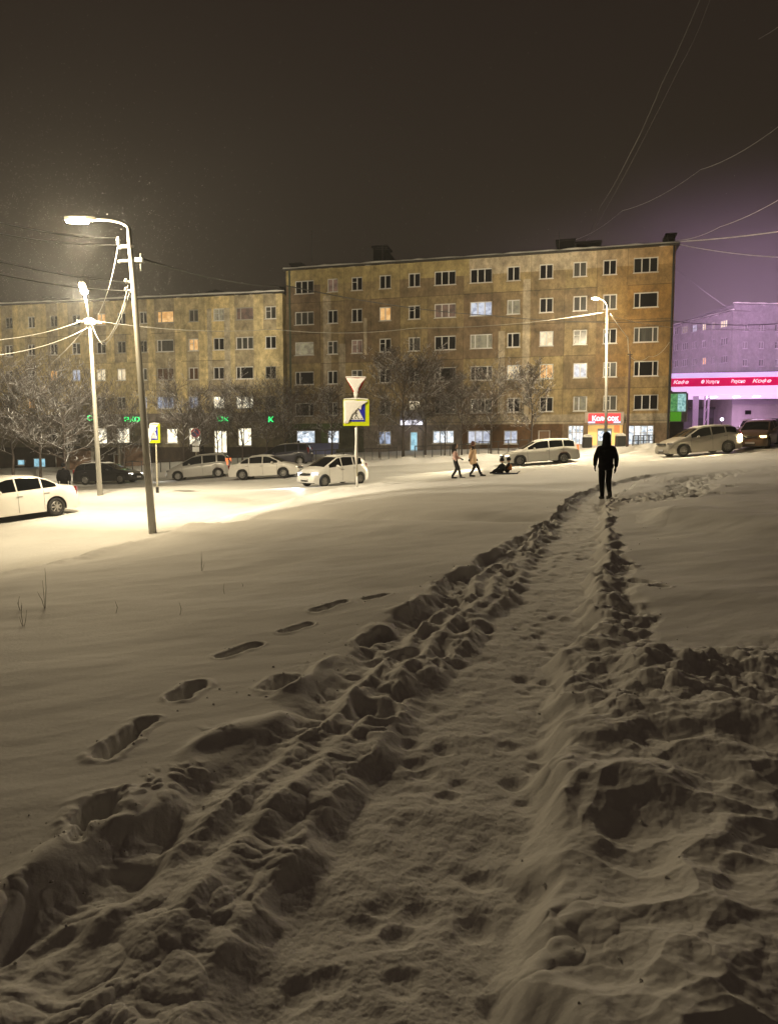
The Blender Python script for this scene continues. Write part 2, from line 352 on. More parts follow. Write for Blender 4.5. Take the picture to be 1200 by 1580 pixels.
    dr = z2 * (1 - qrr) + rz * qrr + rt
    dr = dr * (1 - hf) + hz * hf
    dr = dr * (1 - inpath) + pathz * inpath
    d = np.where(left, d, dr)
    # second trampled line beyond the walker, ridge and hollow on the right, dip in the middle
    t2 = seg_dist(Xm, Ym, TR2); tt = sstep(.8, .3, t2)
    d = d + tt * (-.05 + 0.07 * fbm(Xm * 3.5, Ym * 2.4, 5, 90, .6)) 
    for (A, B, r, dep) in HW:
        dx = B.x - A.x; dy = B.y - A.y; l2 = dx * dx + dy * dy + 1e-9
        mk = (np.abs(Xm - A.x) < 1.6) & (np.abs(Ym - A.y) < 1.6)
        xx = Xm[mk]; yy = Ym[mk]
        t = np.clip(((xx - A.x) * dx + (yy - A.y) * dy) / l2, 0, 1)
        dd = np.sqrt((xx - A.x - t * dx) ** 2 + (yy - A.y - t * dy) ** 2) + r * .34 * fbm(xx * 6, yy * 6, 3, 95)
        prof = -dep * .8 * sstep(r * 1.0, r * .45, dd) * (0.75 + .25 * t) + dep * .05 * np.exp(-((dd - r * 1.35) / (r * .3)) ** 2) * (1 + perlin(xx * 12, yy * 12, 96))
        tmp = d[mk]; d[mk] = tmp + prof
    cr = seg_dist(Xm, Ym, CREST); 
    d = d + 0.16 * np.exp(-(cr / .9) ** 2) * sstep(.9, 1.6, s)
    dip = seg_dist(Xm, Ym, DIP); d = d - .17 * np.exp(-(dip / .6) ** 2) * left
    z[m] = z2 * (1 - fade) + d * fade
    return z
def gz(x, y):
    X = np.array([x], float); Y = np.array([y], float); return float((base(X, Y) + relief(X, Y))[0])
def rz_(x, y): return zb(x, y)
# ------------------------------------------------------------------ ground sheet
def build_ground():
    az_d = np.linspace(-37, 37, 1120)
    az = np.concatenate([np.linspace(-180, -80, 30)[:-1], np.linspace(-80, -37, 130)[:-1], az_d, np.linspace(37, 80, 130)[1:], np.linspace(80, 180, 30)[1:-1]])
    r0, r1 = 1.15, 34.0
    # cumulative density a/r^2 + b/r
    rr = np.exp(np.linspace(math.log(r0), math.log(r1), 4000)); dens = 560 / (1 / r0 - 1 / r1) / rr ** 2 + 560 / math.log(r1 / r0) / rr
    cum = np.concatenate([[0], np.cumsum((dens[1:] + dens[:-1]) / 2 * np.diff(rr))]); n = int(cum[-1])
    rad = np.interp(np.linspace(0, cum[-1], n), cum, rr)
    rad = np.concatenate([[.15, .4, .6, .8, .95, 1.05], rad, np.exp(np.linspace(math.log(34.2), math.log(100), 110)), [115, 140, 180, 240, 320, 430, 600]])
    A, Rr = np.meshgrid(np.radians(az), rad); X = (Rr * np.sin(A)).ravel(); Y = (Rr * np.cos(A)).ravel()
    Z = np.empty_like(X); ch = 200000
    for i in range(0, len(X), ch):
        Z[i:i + ch] = base(X[i:i + ch], Y[i:i + ch]) + relief(X[i:i + ch], Y[i:i + ch])
    nr, na = Rr.shape
    co = np.column_stack([X, Y, Z]); c0 = len(co); co = np.vstack([co, [[0, 0, float(Z[:na].mean())]]])
    i, j = np.meshgrid(np.arange(nr - 1), np.arange(na), indexing='ij'); j2 = (j + 1) % na
    quads = np.stack([i * na + j, (i + 1) * na + j, (i + 1) * na + j2, i * na + j2], -1).reshape(-1, 4)[:, ::-1]
    tri = np.array([[c0, k, (k + 1) % na] for k in range(na)])[:, ::-1]
    me = bpy.data.meshes.new('ground'); me.vertices.add(len(co)); me.vertices.foreach_set('co', co.ravel().astype(np.float32))
    nl = quads.size + tri.size; me.loops.add(nl); me.loops.foreach_set('vertex_index', np.concatenate([quads.ravel(), tri.ravel()]).astype(np.int32))
    nf = len(quads) + len(tri); me.polygons.add(nf)
    me.polygons.foreach_set('loop_start', np.concatenate([np.arange(len(quads)) * 4, len(quads) * 4 + np.arange(len(tri)) * 3]).astype(np.int32))
    me.polygons.foreach_set('use_smooth', np.ones(nf, bool)); me.materials.append(SNOW); me.update(calc_edges=True)
    o = bpy.data.objects.new('ground', me); link(o); tag(o, kind='structure'); 
    if me.polygons[0].normal.z < 0: me.flip_normals()
    return o
build_ground()
# carriageway: packed snow with wheel ruts that follow the road
def build_road():
    xs = np.arange(-60, 60.01, .22); ts = np.linspace(0, 1, 190)
    yn = np.interp(xs, _nx, _ny); yf = np.interp(xs, _fx, _fy)
    T, Xg = np.meshgrid(ts, xs, indexing='ij'); Yg = yn[None] * (1 - T) + yf[None] * T
    X = Xg.ravel(); Y = Yg.ravel()
    d = road_in(X, Y); z = base(X, Y) - 0.03 + 0.02 * sstep(0, .4, d)
    # lanes: distance from the far kerb
    yfar = np.interp(X, _fx, _fy); w = (yfar - Y) * .92 + .25 * perlin(X * .12, Y * .12, 5)
    rut = 0
    for c in (2.0, 3.5, 5.6, 7.1, 12.5, 14.0, 17.5, 19.2, 22.6): rut = rut - 0.045 * np.exp(-((w - c) / .24) ** 2) + .02 * np.exp(-((w - c - .42) / .16) ** 2)
    z = z + rut + 0.012 * fbm(X * 2.2, Y * 2.2, 4, 8) + .008 * fbm(X * .5 + Y * 2.4, Y * .5, 3, 18)
    co = np.column_stack([X, Y, z]); nr, na = Xg.shape
    i, j = np.meshgrid(np.arange(nr - 1), np.arange(na - 1), indexing='ij')
    q = np.stack([i * na + j, i * na + j + 1, (i + 1) * na + j + 1, (i + 1) * na + j], -1).reshape(-1, 4)
    me = bpy.data.meshes.new('road'); me.vertices.add(len(co)); me.vertices.foreach_set('co', co.ravel().astype(np.float32)); me.loops.add(q.size)
    me.loops.foreach_set('vertex_index', q.ravel().astype(np.int32)); me.polygons.add(len(q)); me.polygons.foreach_set('loop_start', (np.arange(len(q)) * 4).astype(np.int32))
    me.polygons.foreach_set('use_smooth', np.ones(len(q), bool)); me.materials.append(ROADM); me.update(calc_edges=True)
    o = bpy.data.objects.new('road', me); link(o); tag(o, kind='structure')
build_road()

# ------------------------------------------------------------------ street lamps (the only strong light in the picture)
LAMPC = (1.0, 0.86, 0.60); LEAKC = (1.0, .79, .47)
LENS = pmat('lamp_lens', (1, .95, .8), 0.3, emis=(1.0, 0.93, 0.72), estr=60)
def spot(name, loc, target, power, size_deg, blend, col=LAMPC, rad=0.12):
    l = bpy.data.lights.new(name, 'SPOT'); l.energy = power; l.color = col; l.spot_size = math.radians(size_deg); l.spot_blend = blend; l.shadow_soft_size = rad
    o = bpy.data.objects.new(name, l); link(o); o.location = loc; d = Vector(target) - Vector(loc); o.rotation_euler = d.to_track_quat('-Z', 'Y').to_euler(); return o
def point(name, loc, power, col=LAMPC, rad=0.12):
    l = bpy.data.lights.new(name, 'POINT'); l.energy = power; l.color = col; l.shadow_soft_size = rad
    o = bpy.data.objects.new(name, l); link(o); o.location = loc; return o
def parent_keep(o, p):
    o.parent = p; o.matrix_parent_inverse = p.matrix_world.inverted() if False else Matrix.Translation(-Vector(p.location))
def lamp_post(b_uv, t_uv, Y, head_uv, Yh, label, main, leak, target, cone, blend=.35, arm_r=.04, straight=False, pool=0, ptarget=None, pcone=110):
    B = at(*b_uv, Y); B.z = gz(B.x, B.y) - .15; T = at(*t_uv, Y); H = at(*head_uv, Yh)
    root = empty('street_lamp', (B.x, B.y, B.z), 0, label, 'street lamp', 'street lamps along the snowy road'); off = Vector(root.location)
    L = [p - off for p in (B, T, H)]
    sh = MB(); mid = L[0].lerp(L[1], .3); sh.tube([L[0], mid, L[1]], [.115, .10, .062], 14); sh.smooth = True; sh.build('pole', STEEL, root)
    a = MB(); pts = []; side = (L[2] - L[1]); corner = L[1] + Vector((side.x * .12, side.y * .12, max(side.z, .1) + .12))
    if straight: pts = [L[1], L[1].lerp(L[2], .5) + Vector((0, 0, .05)), L[2] + Vector((0, 0, .06))]
    else:
        for k in range(9):
            t = k / 8; pts.append(L[1].lerp(corner, t).lerp(corner.lerp(L[2] + Vector((0, 0, .07)), t), t))
    a.tube(pts, arm_r, 8); a.smooth = True; a.build('arm', STEEL, root)
    dirh = (L[2] - pts[-3]); dirh.z *= .3; dirh.normalize(); q = Matrix.Translation(L[2]) @ dirh.to_track_quat('X', 'Z').to_matrix().to_4x4()
    h = MB(); h.prism([(-.12, -.06), (.1, -.13), (.55, -.13), (.68, -.07), (.68, .07), (.55, .13), (.1, .13), (-.12, .06)], .03, .11, q); h.build('lamp_head', STEEL, root)
    g = MB(); g.prism([(.08, -.11), (.56, -.11), (.64, -.06), (.64, .06), (.56, .11), (.08, .11)], -.02, .027, q); g.build('lens', LENS, root)
    c = off + (q @ Vector((.35, 0, -.26)))
    s = spot('lamp_light', c, target, main, cone, blend); parent_keep(s, root)
    s2 = point('lamp_glow', c, leak, LEAKC, rad=.55); parent_keep(s2, root)
    s3 = spot('lamp_pool', c, ptarget, pool, pcone, .6); parent_keep(s3, root)
    return root, B, T, H
POWER = 1.0
L1 = lamp_post((237, 825), (199, 352), 20.6, (141, 342), 20.4, 'tallest street lamp at the snowbank edge, its arm bent left over the road', 6000, 2400, (-4, 42, 7), 164, pool=1100, ptarget=(-12.6, 22.8, -.9), pcone=114)
L2 = lamp_post((155, 762), (139, 500), 31.0, (131, 452), 30.2, 'shorter street lamp with a globe of light, cables fanning from its neck', 40000, 2400, (-29, 62, 16), 74, straight=True, pool=3000, ptarget=(-11, 37, -.3), pcone=120)
L3 = lamp_post((934, 694), (936, 474), 46.0, (922, 462), 45.2, 'street lamp rising behind the walking person in front of the brown apartment block', 2600, 3600, (6, 54, 6), 165, pool=3600, ptarget=(9, 40.5, .6), pcone=125)
# brackets, insulators on lamp one
def on_lamp(root, name, mb, mat=RIME):
    o = mb.build(name, mat, root); o.matrix_parent_inverse = Matrix.Translation(-Vector(root.location)); return o
r1 = L1[0]
for (ua, ub, v, w) in ((205, 184, 380, .05), (208, 183, 402, .04)):
    m = MB(); m.tube([at(ua, v, 20.6), at(ub + 4, v + 1, 20.6), at(ub, v + 3, 20.6)], w, 6); on_lamp(r1, 'bracket', m)
m = MB(); p = at(183, 372, 20.6); m.lathe([(0, -.1), (.05, -.08), (.035, -.02), (.06, .02), (.03, .1), (0, .12)], 8, Matrix.Translation(p)); on_lamp(r1, 'insulator', m)
m = MB(); p = at(216, 401, 20.6); m.box(-.12, .08, -.06, .06, -.06, .05, Matrix.Translation(p)); m.tube([p + Vector((.02, 0, -.3)), p + Vector((.03, 0, .18))], .02, 5); on_lamp(r1, 'bracket', m)
for (u, v) in ((203, 436), (203, 449)):
    m = MB(); p = at(u, v, 20.6); m.tube([p, p + Vector((-.12, 0, .02))], .035, 6); m.lathe([(0, -.05), (.05, 0), (.04, .07), (0, .09)], 8, Matrix.Translation(p + Vector((-.15, 0, .02)))); on_lamp(r1, 'insulator', m)
r2 = L2[0]
m = MB(); m.lathe([(0, -.10), (.08, -.08), (.13, -.02), (.13, .05), (.09, .12), (0, .15)], 16, Matrix.Translation(L2[3] + Vector((0, 0, .04)))); on_lamp(r2, 'globe', m, LENS)  # emissive ball added to stand for the glow round the lamp head
m = MB(); p = at(139, 497, 31.0); m.lathe([(.1, -.15), (.22, -.1), (.22, .1), (.1, .16)], 10, Matrix.Translation(p)); m.tube([p + Vector((-.55, 0, .05)), p + Vector((.5, 0, -.02))], .03, 6); on_lamp(r2, 'cable_clamp', m)
# ------------------------------------------------------------------ cables
def cable(pts, r, label, sag=0.0, mat=WIREM, n=16, group='overhead cables across the square'):
    P = [at(*p) for p in pts]; out = []
    for a, b in zip(P[:-1], P[1:]):
        for k in range(n):
            t = k / n; q = a.lerp(b, t); q.z -= sag * 4 * t * (1 - t); out.append(q)
    out.append(P[-1]); mb = MB(); mb.tube(out, r, 5); mb.smooth = True
    o = mb.build('overhead_cable', mat); tag(o, label, 'cable', group); return o
cable([(-40, 333, 14), (183, 367, 20.6)], .009, 'topmost of the cables reaching the tallest lamp from the left edge', .12)
cable([(-40, 352, 14), (184, 378, 20.6)], .007, 'thin second cable just under the topmost one', .1)
cable([(-40, 394, 14), (201, 436, 20.6)], .009, 'third cable down on the left, ending at the upper knob of the tallest lamp', .08)
cable([(-40, 414, 14), (201, 449, 20.6)], .014, 'thick lowest cable on the left, ending at the lower knob of the tallest lamp', .1)
cable([(216, 398, 20.6), (443, 441, 40), (760, 487, 52), (1033, 495, 52.5), (1230, 497, 53)], .028, 'long black cable from the tallest lamp across both blocks to the right edge', .25, DARK)
cable([(141, 494, 31), (420, 508, 40), (640, 506, 45), (930, 482, 46)], .013, 'white frosted cable strung from the globe lamp to the lamp behind the walker', .25, CABLEW)
cable([(-40, 527, 24), (137, 491, 31)], .014, 'upper of the bright frosted cables coming from the left edge to the globe lamp', .2, CABLEW)
cable([(-40, 551, 22), (137, 505, 31)], .015, 'lower of the bright frosted cables coming from the left edge to the globe lamp', .25, CABLEW)
cable([(80, 560, 38), (137, 500, 31)], .010, 'thin dim cable running down left from the globe lamp neck', .1, RIME)
cable([(142, 500, 31), (158, 531, 28), (176, 512, 24.5), (201, 449, 20.6)], .013, 'outer drooping frosted loop of cable between the two left lamps', .12, CABLEW, 6)
cable([(142, 500, 31), (154, 526, 29), (168, 520, 25), (188, 480, 22), (198, 440, 20.6)], .012, 'inner drooping loop of cable between the two left lamps', .06, RIME, 6)
cable([(183, 378, 20.6), (170, 440, 21), (152, 485, 29)], .010, 'thin cable hanging from the bracket of the tallest lamp down toward the globe lamp', .05, RIME, 8)
cable([(1095, -40, 30), (1020, 130, 36), (970, 240, 43), (925, 320, 52), (903, 372, 58)], .022, 'pale cable falling steeply from the top of the sky to the brown roof', .15)
cable([(1108, -40, 30), (1050, 100, 35), (905, 372, 58)], .010, 'thin dim cable beside the pale steep one in the sky', .3)
cable([(1230, 172, 30), (1080, 262, 40), (960, 325, 50), (880, 372, 58)], .014, 'dim cable slanting from the right edge of the sky to roof vents', .3)
cable([(1042, 373, 54.5), (1230, 353, 45)], .030, 'brightest cable running right from the roof corner of the brown block', .1, RIME)
cable([(1042, 376, 54.5), (1230, 398, 48)], .018, 'dim cable running right and slightly down from the roof corner', .2, RIME)
cable([(1042, 371, 54.5), (1110, 350, 50), (1230, 290, 42)], .014, 'thin cable rising right from the roof corner', .2, RIME)
cable([(1041, 414, 55), (1130, 480, 75), (1160, 500, 85)], .010, 'thin cable slanting down between the brown and violet blocks', .1, DARK)
cable([(941, 484, 46), (968, 521, 48), (969, 545, 50)], .022, 'short frosted cable dropping from the lamp behind the walker to the thin dark pole', .05, RIME, 8)
cable([(969, 548, 50), (1000, 550, 53), (1032, 528, 54.2)], .014, 'slack cable hanging from the thin dark pole to the corner of the brown block', .35, RIME, 10)
cable([(936, 486, 46), (1033, 505, 52.8), (1230, 508, 54)], .014, 'thin lower cable crossing the right end of the brown block', .1)
cable([(1170, 60, 34), (1230, 20, 30)], .008, 'short thin cable in the top right corner of the sky', .05)
# ------------------------------------------------------------------ apartment blocks
WALLM = pmat('painted_panel_wall', (.3, .25, .15), 0.9, noise=(0.75, 0.38, (1.0, 1.0, 0.85)), attr='tone', bump=(6, .25, .02))
nt = WALLM.node_tree
# fine second mottling so the plaster looks worn, drips running down
N_ = nt.nodes; L_ = nt.links; b_ = N_['Principled BSDF']; prev = b_.inputs['Base Color'].links[0].from_socket
t_ = N_.new('ShaderNodeTexCoord'); mp_ = N_.new('ShaderNodeMapping'); mp_.inputs['Scale'].default_value = (1.7, 1.7, 1.15); L_.new(t_.outputs['Object'], mp_.inputs[0])
nz_ = N_.new('ShaderNodeTexNoise'); nz_.inputs['Scale'].default_value = 1.4; nz_.inputs['Detail'].default_value = 8; nz_.inputs['Roughness'].default_value = .75; L_.new(mp_.outputs[0], nz_.inputs['Vector'])
mr_ = N_.new('ShaderNodeMapRange'); mr_.inputs['From Min'].default_value = .35; mr_.inputs['From Max'].default_value = .65; mr_.inputs['To Min'].default_value = .5; mr_.inputs['To Max'].default_value = 1.2; L_.new(nz_.outputs['Fac'], mr_.inputs['Value'])
vm_ = N_.new('ShaderNodeVectorMath'); vm_.operation = 'SCALE'; L_.new(prev, vm_.inputs[0]); L_.new(mr_.outputs[0], vm_.inputs['Scale']); L_.new(vm_.outputs[0], b_.inputs['Base Color'])
ROOFM = snow_topped('roof_felt', (0.03, 0.028, 0.026)); SOOT = pmat('dark_brick', (0.006, 0.005, 0.005), .95, spec=.1)
WARM = lit_pane('warm_room', (1.0, .60, .24), (.75, .36, .10), 1.1); WARMW = lit_pane('warm_white_room', (1.0, .86, .58), (.8, .62, .36), 1.25)
COOL = lit_pane('cool_white_room', (.80, .86, 1.0), (.42, .46, .6), 1.0); DIM = lit_pane('dim_room', (.30, .26, .15), (.16, .13, .08), 1.0)
BLUE = lit_pane('blue_lit_room', (.62, .74, 1.0), (.10, .12, .18), .85, 2.2); SHOP = lit_pane('bright_shop', (1.0, .93, .72), (.6, .52, .36), 2.4, 2.5, False)
SHOPC = lit_pane('cold_shop', (.9, .95, 1.0), (.30, .36, .42), 1.5, 3.5, False); CYAN = lit_pane('cyan_shop', (.45, .85, 1.0), (.25, .5, .6), .9, 3, False)
PINKC = lit_pane('pink_curtained_room', (.20, .11, .07), (.08, .045, .03), .9)
LITS = {'W': WARM, 'X': WARMW, 'C': COOL, 'D': DIM, 'B': BLUE, 'S': SHOP, 'T': SHOPC, 'Y': CYAN, 'P': PINKC}
class Block:
    def __init__(s, name, A, B, zbot, ztop, label, cat='apartment building', group=None):
        s.A = Vector(A); s.B = Vector(B); e = (s.B - s.A); s.L = e.length; e.normalize(); s.e = e; s.n = Vector((e.y, -e.x))
        s.root = empty(name, (A[0], A[1], zbot), math.atan2(e.y, e.x), label, cat, group); s.zb = zbot; s.zt = ztop; s.holes = []; s.wins = []
    def uz(s, u, v):
        d = ray(u, v); nn = s.n; t = (s.A.x * nn.x + s.A.y * nn.y) / (d.x * nn.x + d.y * nn.y); p = Vector((d.x * t, d.y * t))
        return (p - s.A).dot(s.e), CAMZ + d.z * t - s.zb
    def win(s, px0, px1, v0, v1, style='2', lit=None, frame=FRAMEW, name='window', vref=None):
        u0, _ = s.uz(px0, (v0 + v1) / 2); u1, _ = s.uz(px1, (v0 + v1) / 2); um = (px0 + px1) / 2
        _, z1 = s.uz(um, v0); _, z0 = s.uz(um, v1); s.wins.append((u0, u1, z0, z1, style, lit, frame, name))
    def window(s, w):
        u0, u1, z0, z1, style, lit, frame, name = w; f = MB(); t = .07; d0, d1 = .10, .17
        f.box(u0, u1, d0, d1, z0, z0 + t); f.box(u0, u1, d0, d1, z1 - t, z1); f.box(u0, u0 + t, d0, d1, z0 + t, z1 - t); f.box(u1 - t, u1, d0, d1, z0 + t, z1 - t)
        W = u1 - u0; ms = {'2': [.5], '2l': [.40], '2r': [.6], '3': [.34, .66], 'L': [.25], 'R': [.75], 'C': [.22, .78], '1': [], 'G': [.25, .5, .75]}[style]
        for m_ in ms: f.box(u0 + W * m_ - .04, u0 + W * m_ + .04, d0 - .003, d1, z0 + t, z1 - t)
        if style == 'G': zz = z0 + (z1 - z0) * .62; f.box(u0 + t, u1 - t, d0 - .006, d1, zz - .03, zz + .03)
        if style == '2' and rnd.random() < .3: f.box(u0 + t, u0 + W * .5 - .04, d0 - .002, d1, z1 - .42, z1 - .38)
        # sill with a lip of snow
        f.box(u0 - .05, u1 + .05, -.09, d0, z0 - .05, z0 - .003)
        o = f.build(name, frame, s.root)
        p = MB(); p.quad((u0 + .02, .14, z0 + .02), (u1 - .02, .14, z0 + .02), (u1 - .02, .14, z1 - .02), (u0 + .02, .14, z1 - .02))
        mat = LITS[lit] if lit in LITS else (lit if lit else rnd.choice([GLASSD, GLASSD, GLASSD, GLASSG]))
        p.build('pane', mat, o); return o
    def wall(s, tone, extra_u=(), extra_z=(), depth=12, doors=()):
        us = {0.0, s.L}; zs = {0.0, s.zt - s.zb}
        for w in s.wins: us |= {w[0], w[1]}; zs |= {w[2], w[3]}
        us |= set(extra_u); zs |= set(extra_z)
        for k in range(int(s.L / 1.3)): us.add(k * 1.3)
        def thin(a): 
            a = sorted(x for x in a); o = [a[0]]
            for x in a[1:]:
                if x - o[-1] > 1e-4: o.append(x)
            return o
        us = thin([x for x in us if -.001 <= x <= s.L + .001]); zs = thin([z for z in zs if 0 <= z <= s.zt - s.zb])
        m = MB(); cols = []; idx = {}
        rects = [(w[0], w[1], w[2], w[3]) for w in s.wins]
        def vid(u, z, d=0):
            k = (round(u, 5), round(z, 5), d)
            if k not in idx: idx[k] = len(m.v); m.v.append((u, d, z))
            return idx[k]
        for a, b in zip(us[:-1], us[1:]):
            for c, d in zip(zs[:-1], zs[1:]):
                um, zm = (a + b) / 2, (c + d) / 2
                if any(r[0] < um < r[1] and r[2] < zm < r[3] for r in rects): continue
                m.f.append((vid(a, c), vid(b, c), vid(b, d), vid(a, d))); cols.append(tone(um, zm))
        for r in rects:      # reveals
            u0, u1, z0, z1 = r; c = tone((u0 + u1) / 2, z1 + .1); D = .22
            for q in (((u0, 0, z0), (u1, 0, z0), (u1, D, z0), (u0, D, z0)), ((u0, D, z1), (u1, D, z1), (u1, 0, z1), (u0, 0, z1)), ((u0, 0, z0), (u0, D, z0), (u0, D, z1), (u0, 0, z1)), ((u1, D, z0), (u1, 0, z0), (u1, 0, z1), (u1, D, z1))):
                n = len(m.v); m.v += list(q); m.f.append((n, n + 1, n + 2, n + 3)); cols.append(c)
        H = s.zt - s.zb; L = s.L
        for q in (((0, 0, 0), (0, 0, H), (0, depth, H), (0, depth, 0)), ((L, 0, 0), (L, depth, 0), (L, depth, H), (L, 0, H)), ((0, depth, 0), (0, depth, H), (L, depth, H), (L, depth, 0)), ((0, .4, 0), (L, .4, 0), (L, .4, H), (0, .4, H))):
            n = len(m.v); m.v += list(q); m.f.append((n, n + 1, n + 2, n + 3)); cols.append(tone(1, H * .5))
        o = m.build('wall', WALLM, s.root, colors=cols)
        r = MB(); r.box(-.25, L + .25, -.35, depth + .3, H, H + .10); rr = r.build('roof', ROOFM, s.root)
        # snow lying in an uneven lip on the roof edge
        sn = MB(); pts = []; k = int(L / .6)
        for i in range(k + 1): pts.append((-.2 + (L + .4) * i / k, -.12 + .05 * rnd.random(), H + .12 + .05 * rnd.random()))
        sn.tube(pts, [.10 + .07 * rnd.random() for _ in pts], 6); sn.smooth = True; sn.build('snow_lip', RIME, rr)
        for w in s.wins: s.window(w)
        return rr

# ---- right, brown block ----
AR = at(443, 560, 61.8); BR = at(1036, 560, 54.2)
_, zt_ = 0, None
R = Block('apartment_building', (AR.x, AR.y), (BR.x, BR.y), 0.4, 16.62, 'tall worn brown and ochre apartment block with a red shop sign at street level')
colsR = [(455, 484), (505, 521), (542, 559), (585, 603), (630, 648), (670, 703), (725, 759), (782, 802), (832, 853), (884, 905), (930, 951), (977, 1015)]
def rowv(u, k):
    a = [443, 491, 538, 583.5, 632, 674][k]; b = [408.5, 462.5, 516, 568.5, 620.5, 671][k]; t = (u - 468) / (996 - 468); return a * (1 - t) + b * t
def rowh(u): t = (u - 468) / (996 - 468); return 10.2 * (1 - t) + 11.8 * t
styR = ['3323 3'.replace(' ', '')] 
stR = {(0, 0): '3', (1, 0): '3', (2, 0): 'L', (3, 0): 'L', (4, 0): 'R', (0, 11): '3', (1, 11): 'L', (2, 11): 'C', (3, 11): 'C', (4, 11): '3', (0, 5): '3', (1, 5): '3', (2, 5): '3', (3, 5): 'L', (4, 5): 'L',
       (0, 6): '3', (1, 6): '3', (2, 6): 'C', (3, 6): 'C', (4, 6): '3', (1, 7): '2l', (2, 7): '2l', (2, 4): '2l', (4, 9): '2l'}
litR = {(0, 1): PINKC, (1, 3): 'W', (1, 5): 'P', (1, 6): 'C', (1, 7): DIM, (2, 0): DIM, (2, 2): 'P', (2, 6): 'D', (2, 8): 'X', (3, 7): 'X', (3, 8): 'W', (3, 9): 'C', (4, 9): 'D', (1, 9): GLASSG, (1, 10): GLASSG, (2, 9): GLASSG}
for r in range(5):
    for c, (p0, p1) in enumerate(colsR):
        um = (p0 + p1) / 2; v = rowv(um, r); h = rowh(um); sh = [2, 0, -1, 0, 0][r] if c < 1 else 0
        R.win(p0, p1, v - h, v + h, stR.get((r, c), '2'), litR.get((r, c)))
for (p0, p1, v0, v1, st, li) in ((457, 486, 664, 684, '1', 'T'), (505, 523, 664, 684, '1', 'T'), (583, 603, 665, 686, '2', 'B'), (667, 700, 664, 684, '3', 'T'), (721, 756, 664, 685, '3', 'C'), (777, 798, 664, 685, '2', 'C'),
                                 (830, 848, 664, 680, '1', FRAMEB), (876, 900, 656, 686, 'G', 'T'), (968, 1008, 656, 687, 'G', 'T'), (632, 644, 666, 696, '1', 'Y')):
    R.win(p0, p1, v0, v1, st, li, name='door' if p0 == 632 else 'window')
OCH = Vector((.235, .175, .10)); YEL = Vector((.35, .28, .13)); ORG = Vector((.36, .205, .06)); LGT = Vector((.40, .34, .25)); BRN = Vector((.18, .125, .08)); GRY = Vector((.20, .17, .15))
UR = lambda px: R.uz(px, 560)[0]
strips = [(UR(499), UR(511), 2.5, 14), (UR(523), UR(533), 3, 10), (UR(768), UR(778), 4, 10.5), (UR(805), UR(816), 3, 14.4), (UR(561), UR(566), 9, 12)]
_, ZPAR = R.uz(740, 424)
_, zbelt0 = R.uz(740, 655); _, zbelt1 = R.uz(740, 641)
zj = []
for k in range(5):
    _, z = R.uz(740, (rowv(740, k) + rowv(740, k + 1)) / 2 + 2); zj += [z - .03, z + .03]
uj = [];
for (p0, p1), (p2, p3) in zip(colsR[:-1], colsR[1:]): uj.append(UR((p1 + p2) / 2) - .03); uj.append(UR((p1 + p2) / 2) + .03)
def hsh(a, b): return random.Random(int(a * 7919 + b * 104729)).random()
def toneR(u, z):
    t = u / R.L; c = OCH.lerp(BRN, .5 + .5 * math.sin(u * 1.7))
    k = sum(1 for x in uj if x < u) // 2; j = sum(1 for x in zj if x < z) // 2; h = hsh(k + 1, j + 2); h2 = hsh(k + 31, j + 77)
    inw = any(w[0] - .05 < u < w[1] + .05 for w in R.wins[:60])
    c = OCH.lerp(YEL, .6 * h) if h2 > .45 else OCH.lerp(BRN, .9 * h)
    if not inw: c = c * (.9 + .35 * h2)
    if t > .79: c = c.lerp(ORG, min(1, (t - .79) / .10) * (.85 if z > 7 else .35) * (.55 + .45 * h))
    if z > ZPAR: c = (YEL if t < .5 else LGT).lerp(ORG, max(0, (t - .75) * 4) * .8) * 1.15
    if any(a < u < b and z0 < z < z1 for a, b, z0, z1 in strips): c = LGT * (1.0 + .2 * h)
    if zbelt0 < z < zbelt1: c = LGT * .95
    elif z <= zbelt0:
        if t < UR(562) / R.L: c = Vector((.085, .085, .05))
        elif t < UR(711) / R.L: c = GRY * 1.2
        elif t < UR(872) / R.L: c = Vector((.12, .065, .03))
        else: c = Vector((.24, .17, .11))
    for x0, x1 in zip(uj[::2], uj[1::2]):
        if x0 < u < x1 and z > zbelt1 and hsh(x0, j) > .45: c = c * .62
    for x0, x1 in zip(zj[::2], zj[1::2]):
        if x0 < z < x1 and hsh(k, x0) > .35: c = c * .5
    return c
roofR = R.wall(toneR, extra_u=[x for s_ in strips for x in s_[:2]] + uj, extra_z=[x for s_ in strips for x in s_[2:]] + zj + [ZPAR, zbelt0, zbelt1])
R.root.name = 'apartment_building'
HR = R.zt - R.zb
def vent(blk, roof, px, w, h, d=1.6, slope=0):
    u = blk.uz(px, 560)[0]; m = MB(); H = blk.zt - blk.zb
    m.box(u - w / 2, u + w / 2, 1.2, 1.2 + d, H + .1, H + h); m.box(u - w / 2 - .12, u + w / 2 + .12, 1.05, 1.35 + d, H + h, H + h + .12)
    return m
m = vent(R, 0, 580, 1.1, 1.75); u = R.uz(590, 560)[0]; m.prism([(u - .6, HR + .1), (u + 1.2, HR + .1), (u + .2, HR + 1.35), (u - .6, HR + 1.6)], -1.3, -3, Matrix.Rotation(math.radians(90), 4, 'X')); m.build('chimney', SOOT, roofR)
vent(R, 0, 868, 1.3, 1.2).build('chimney', SOOT, roofR); vent(R, 0, 903, 1.8, .95).build('chimney', SOOT, roofR); vent(R, 0, 450, .9, .8).build('chimney', SOOT, roofR); m = vent(R, 0, 1031, .6, 1.1); m.build('chimney', SOOT, roofR)
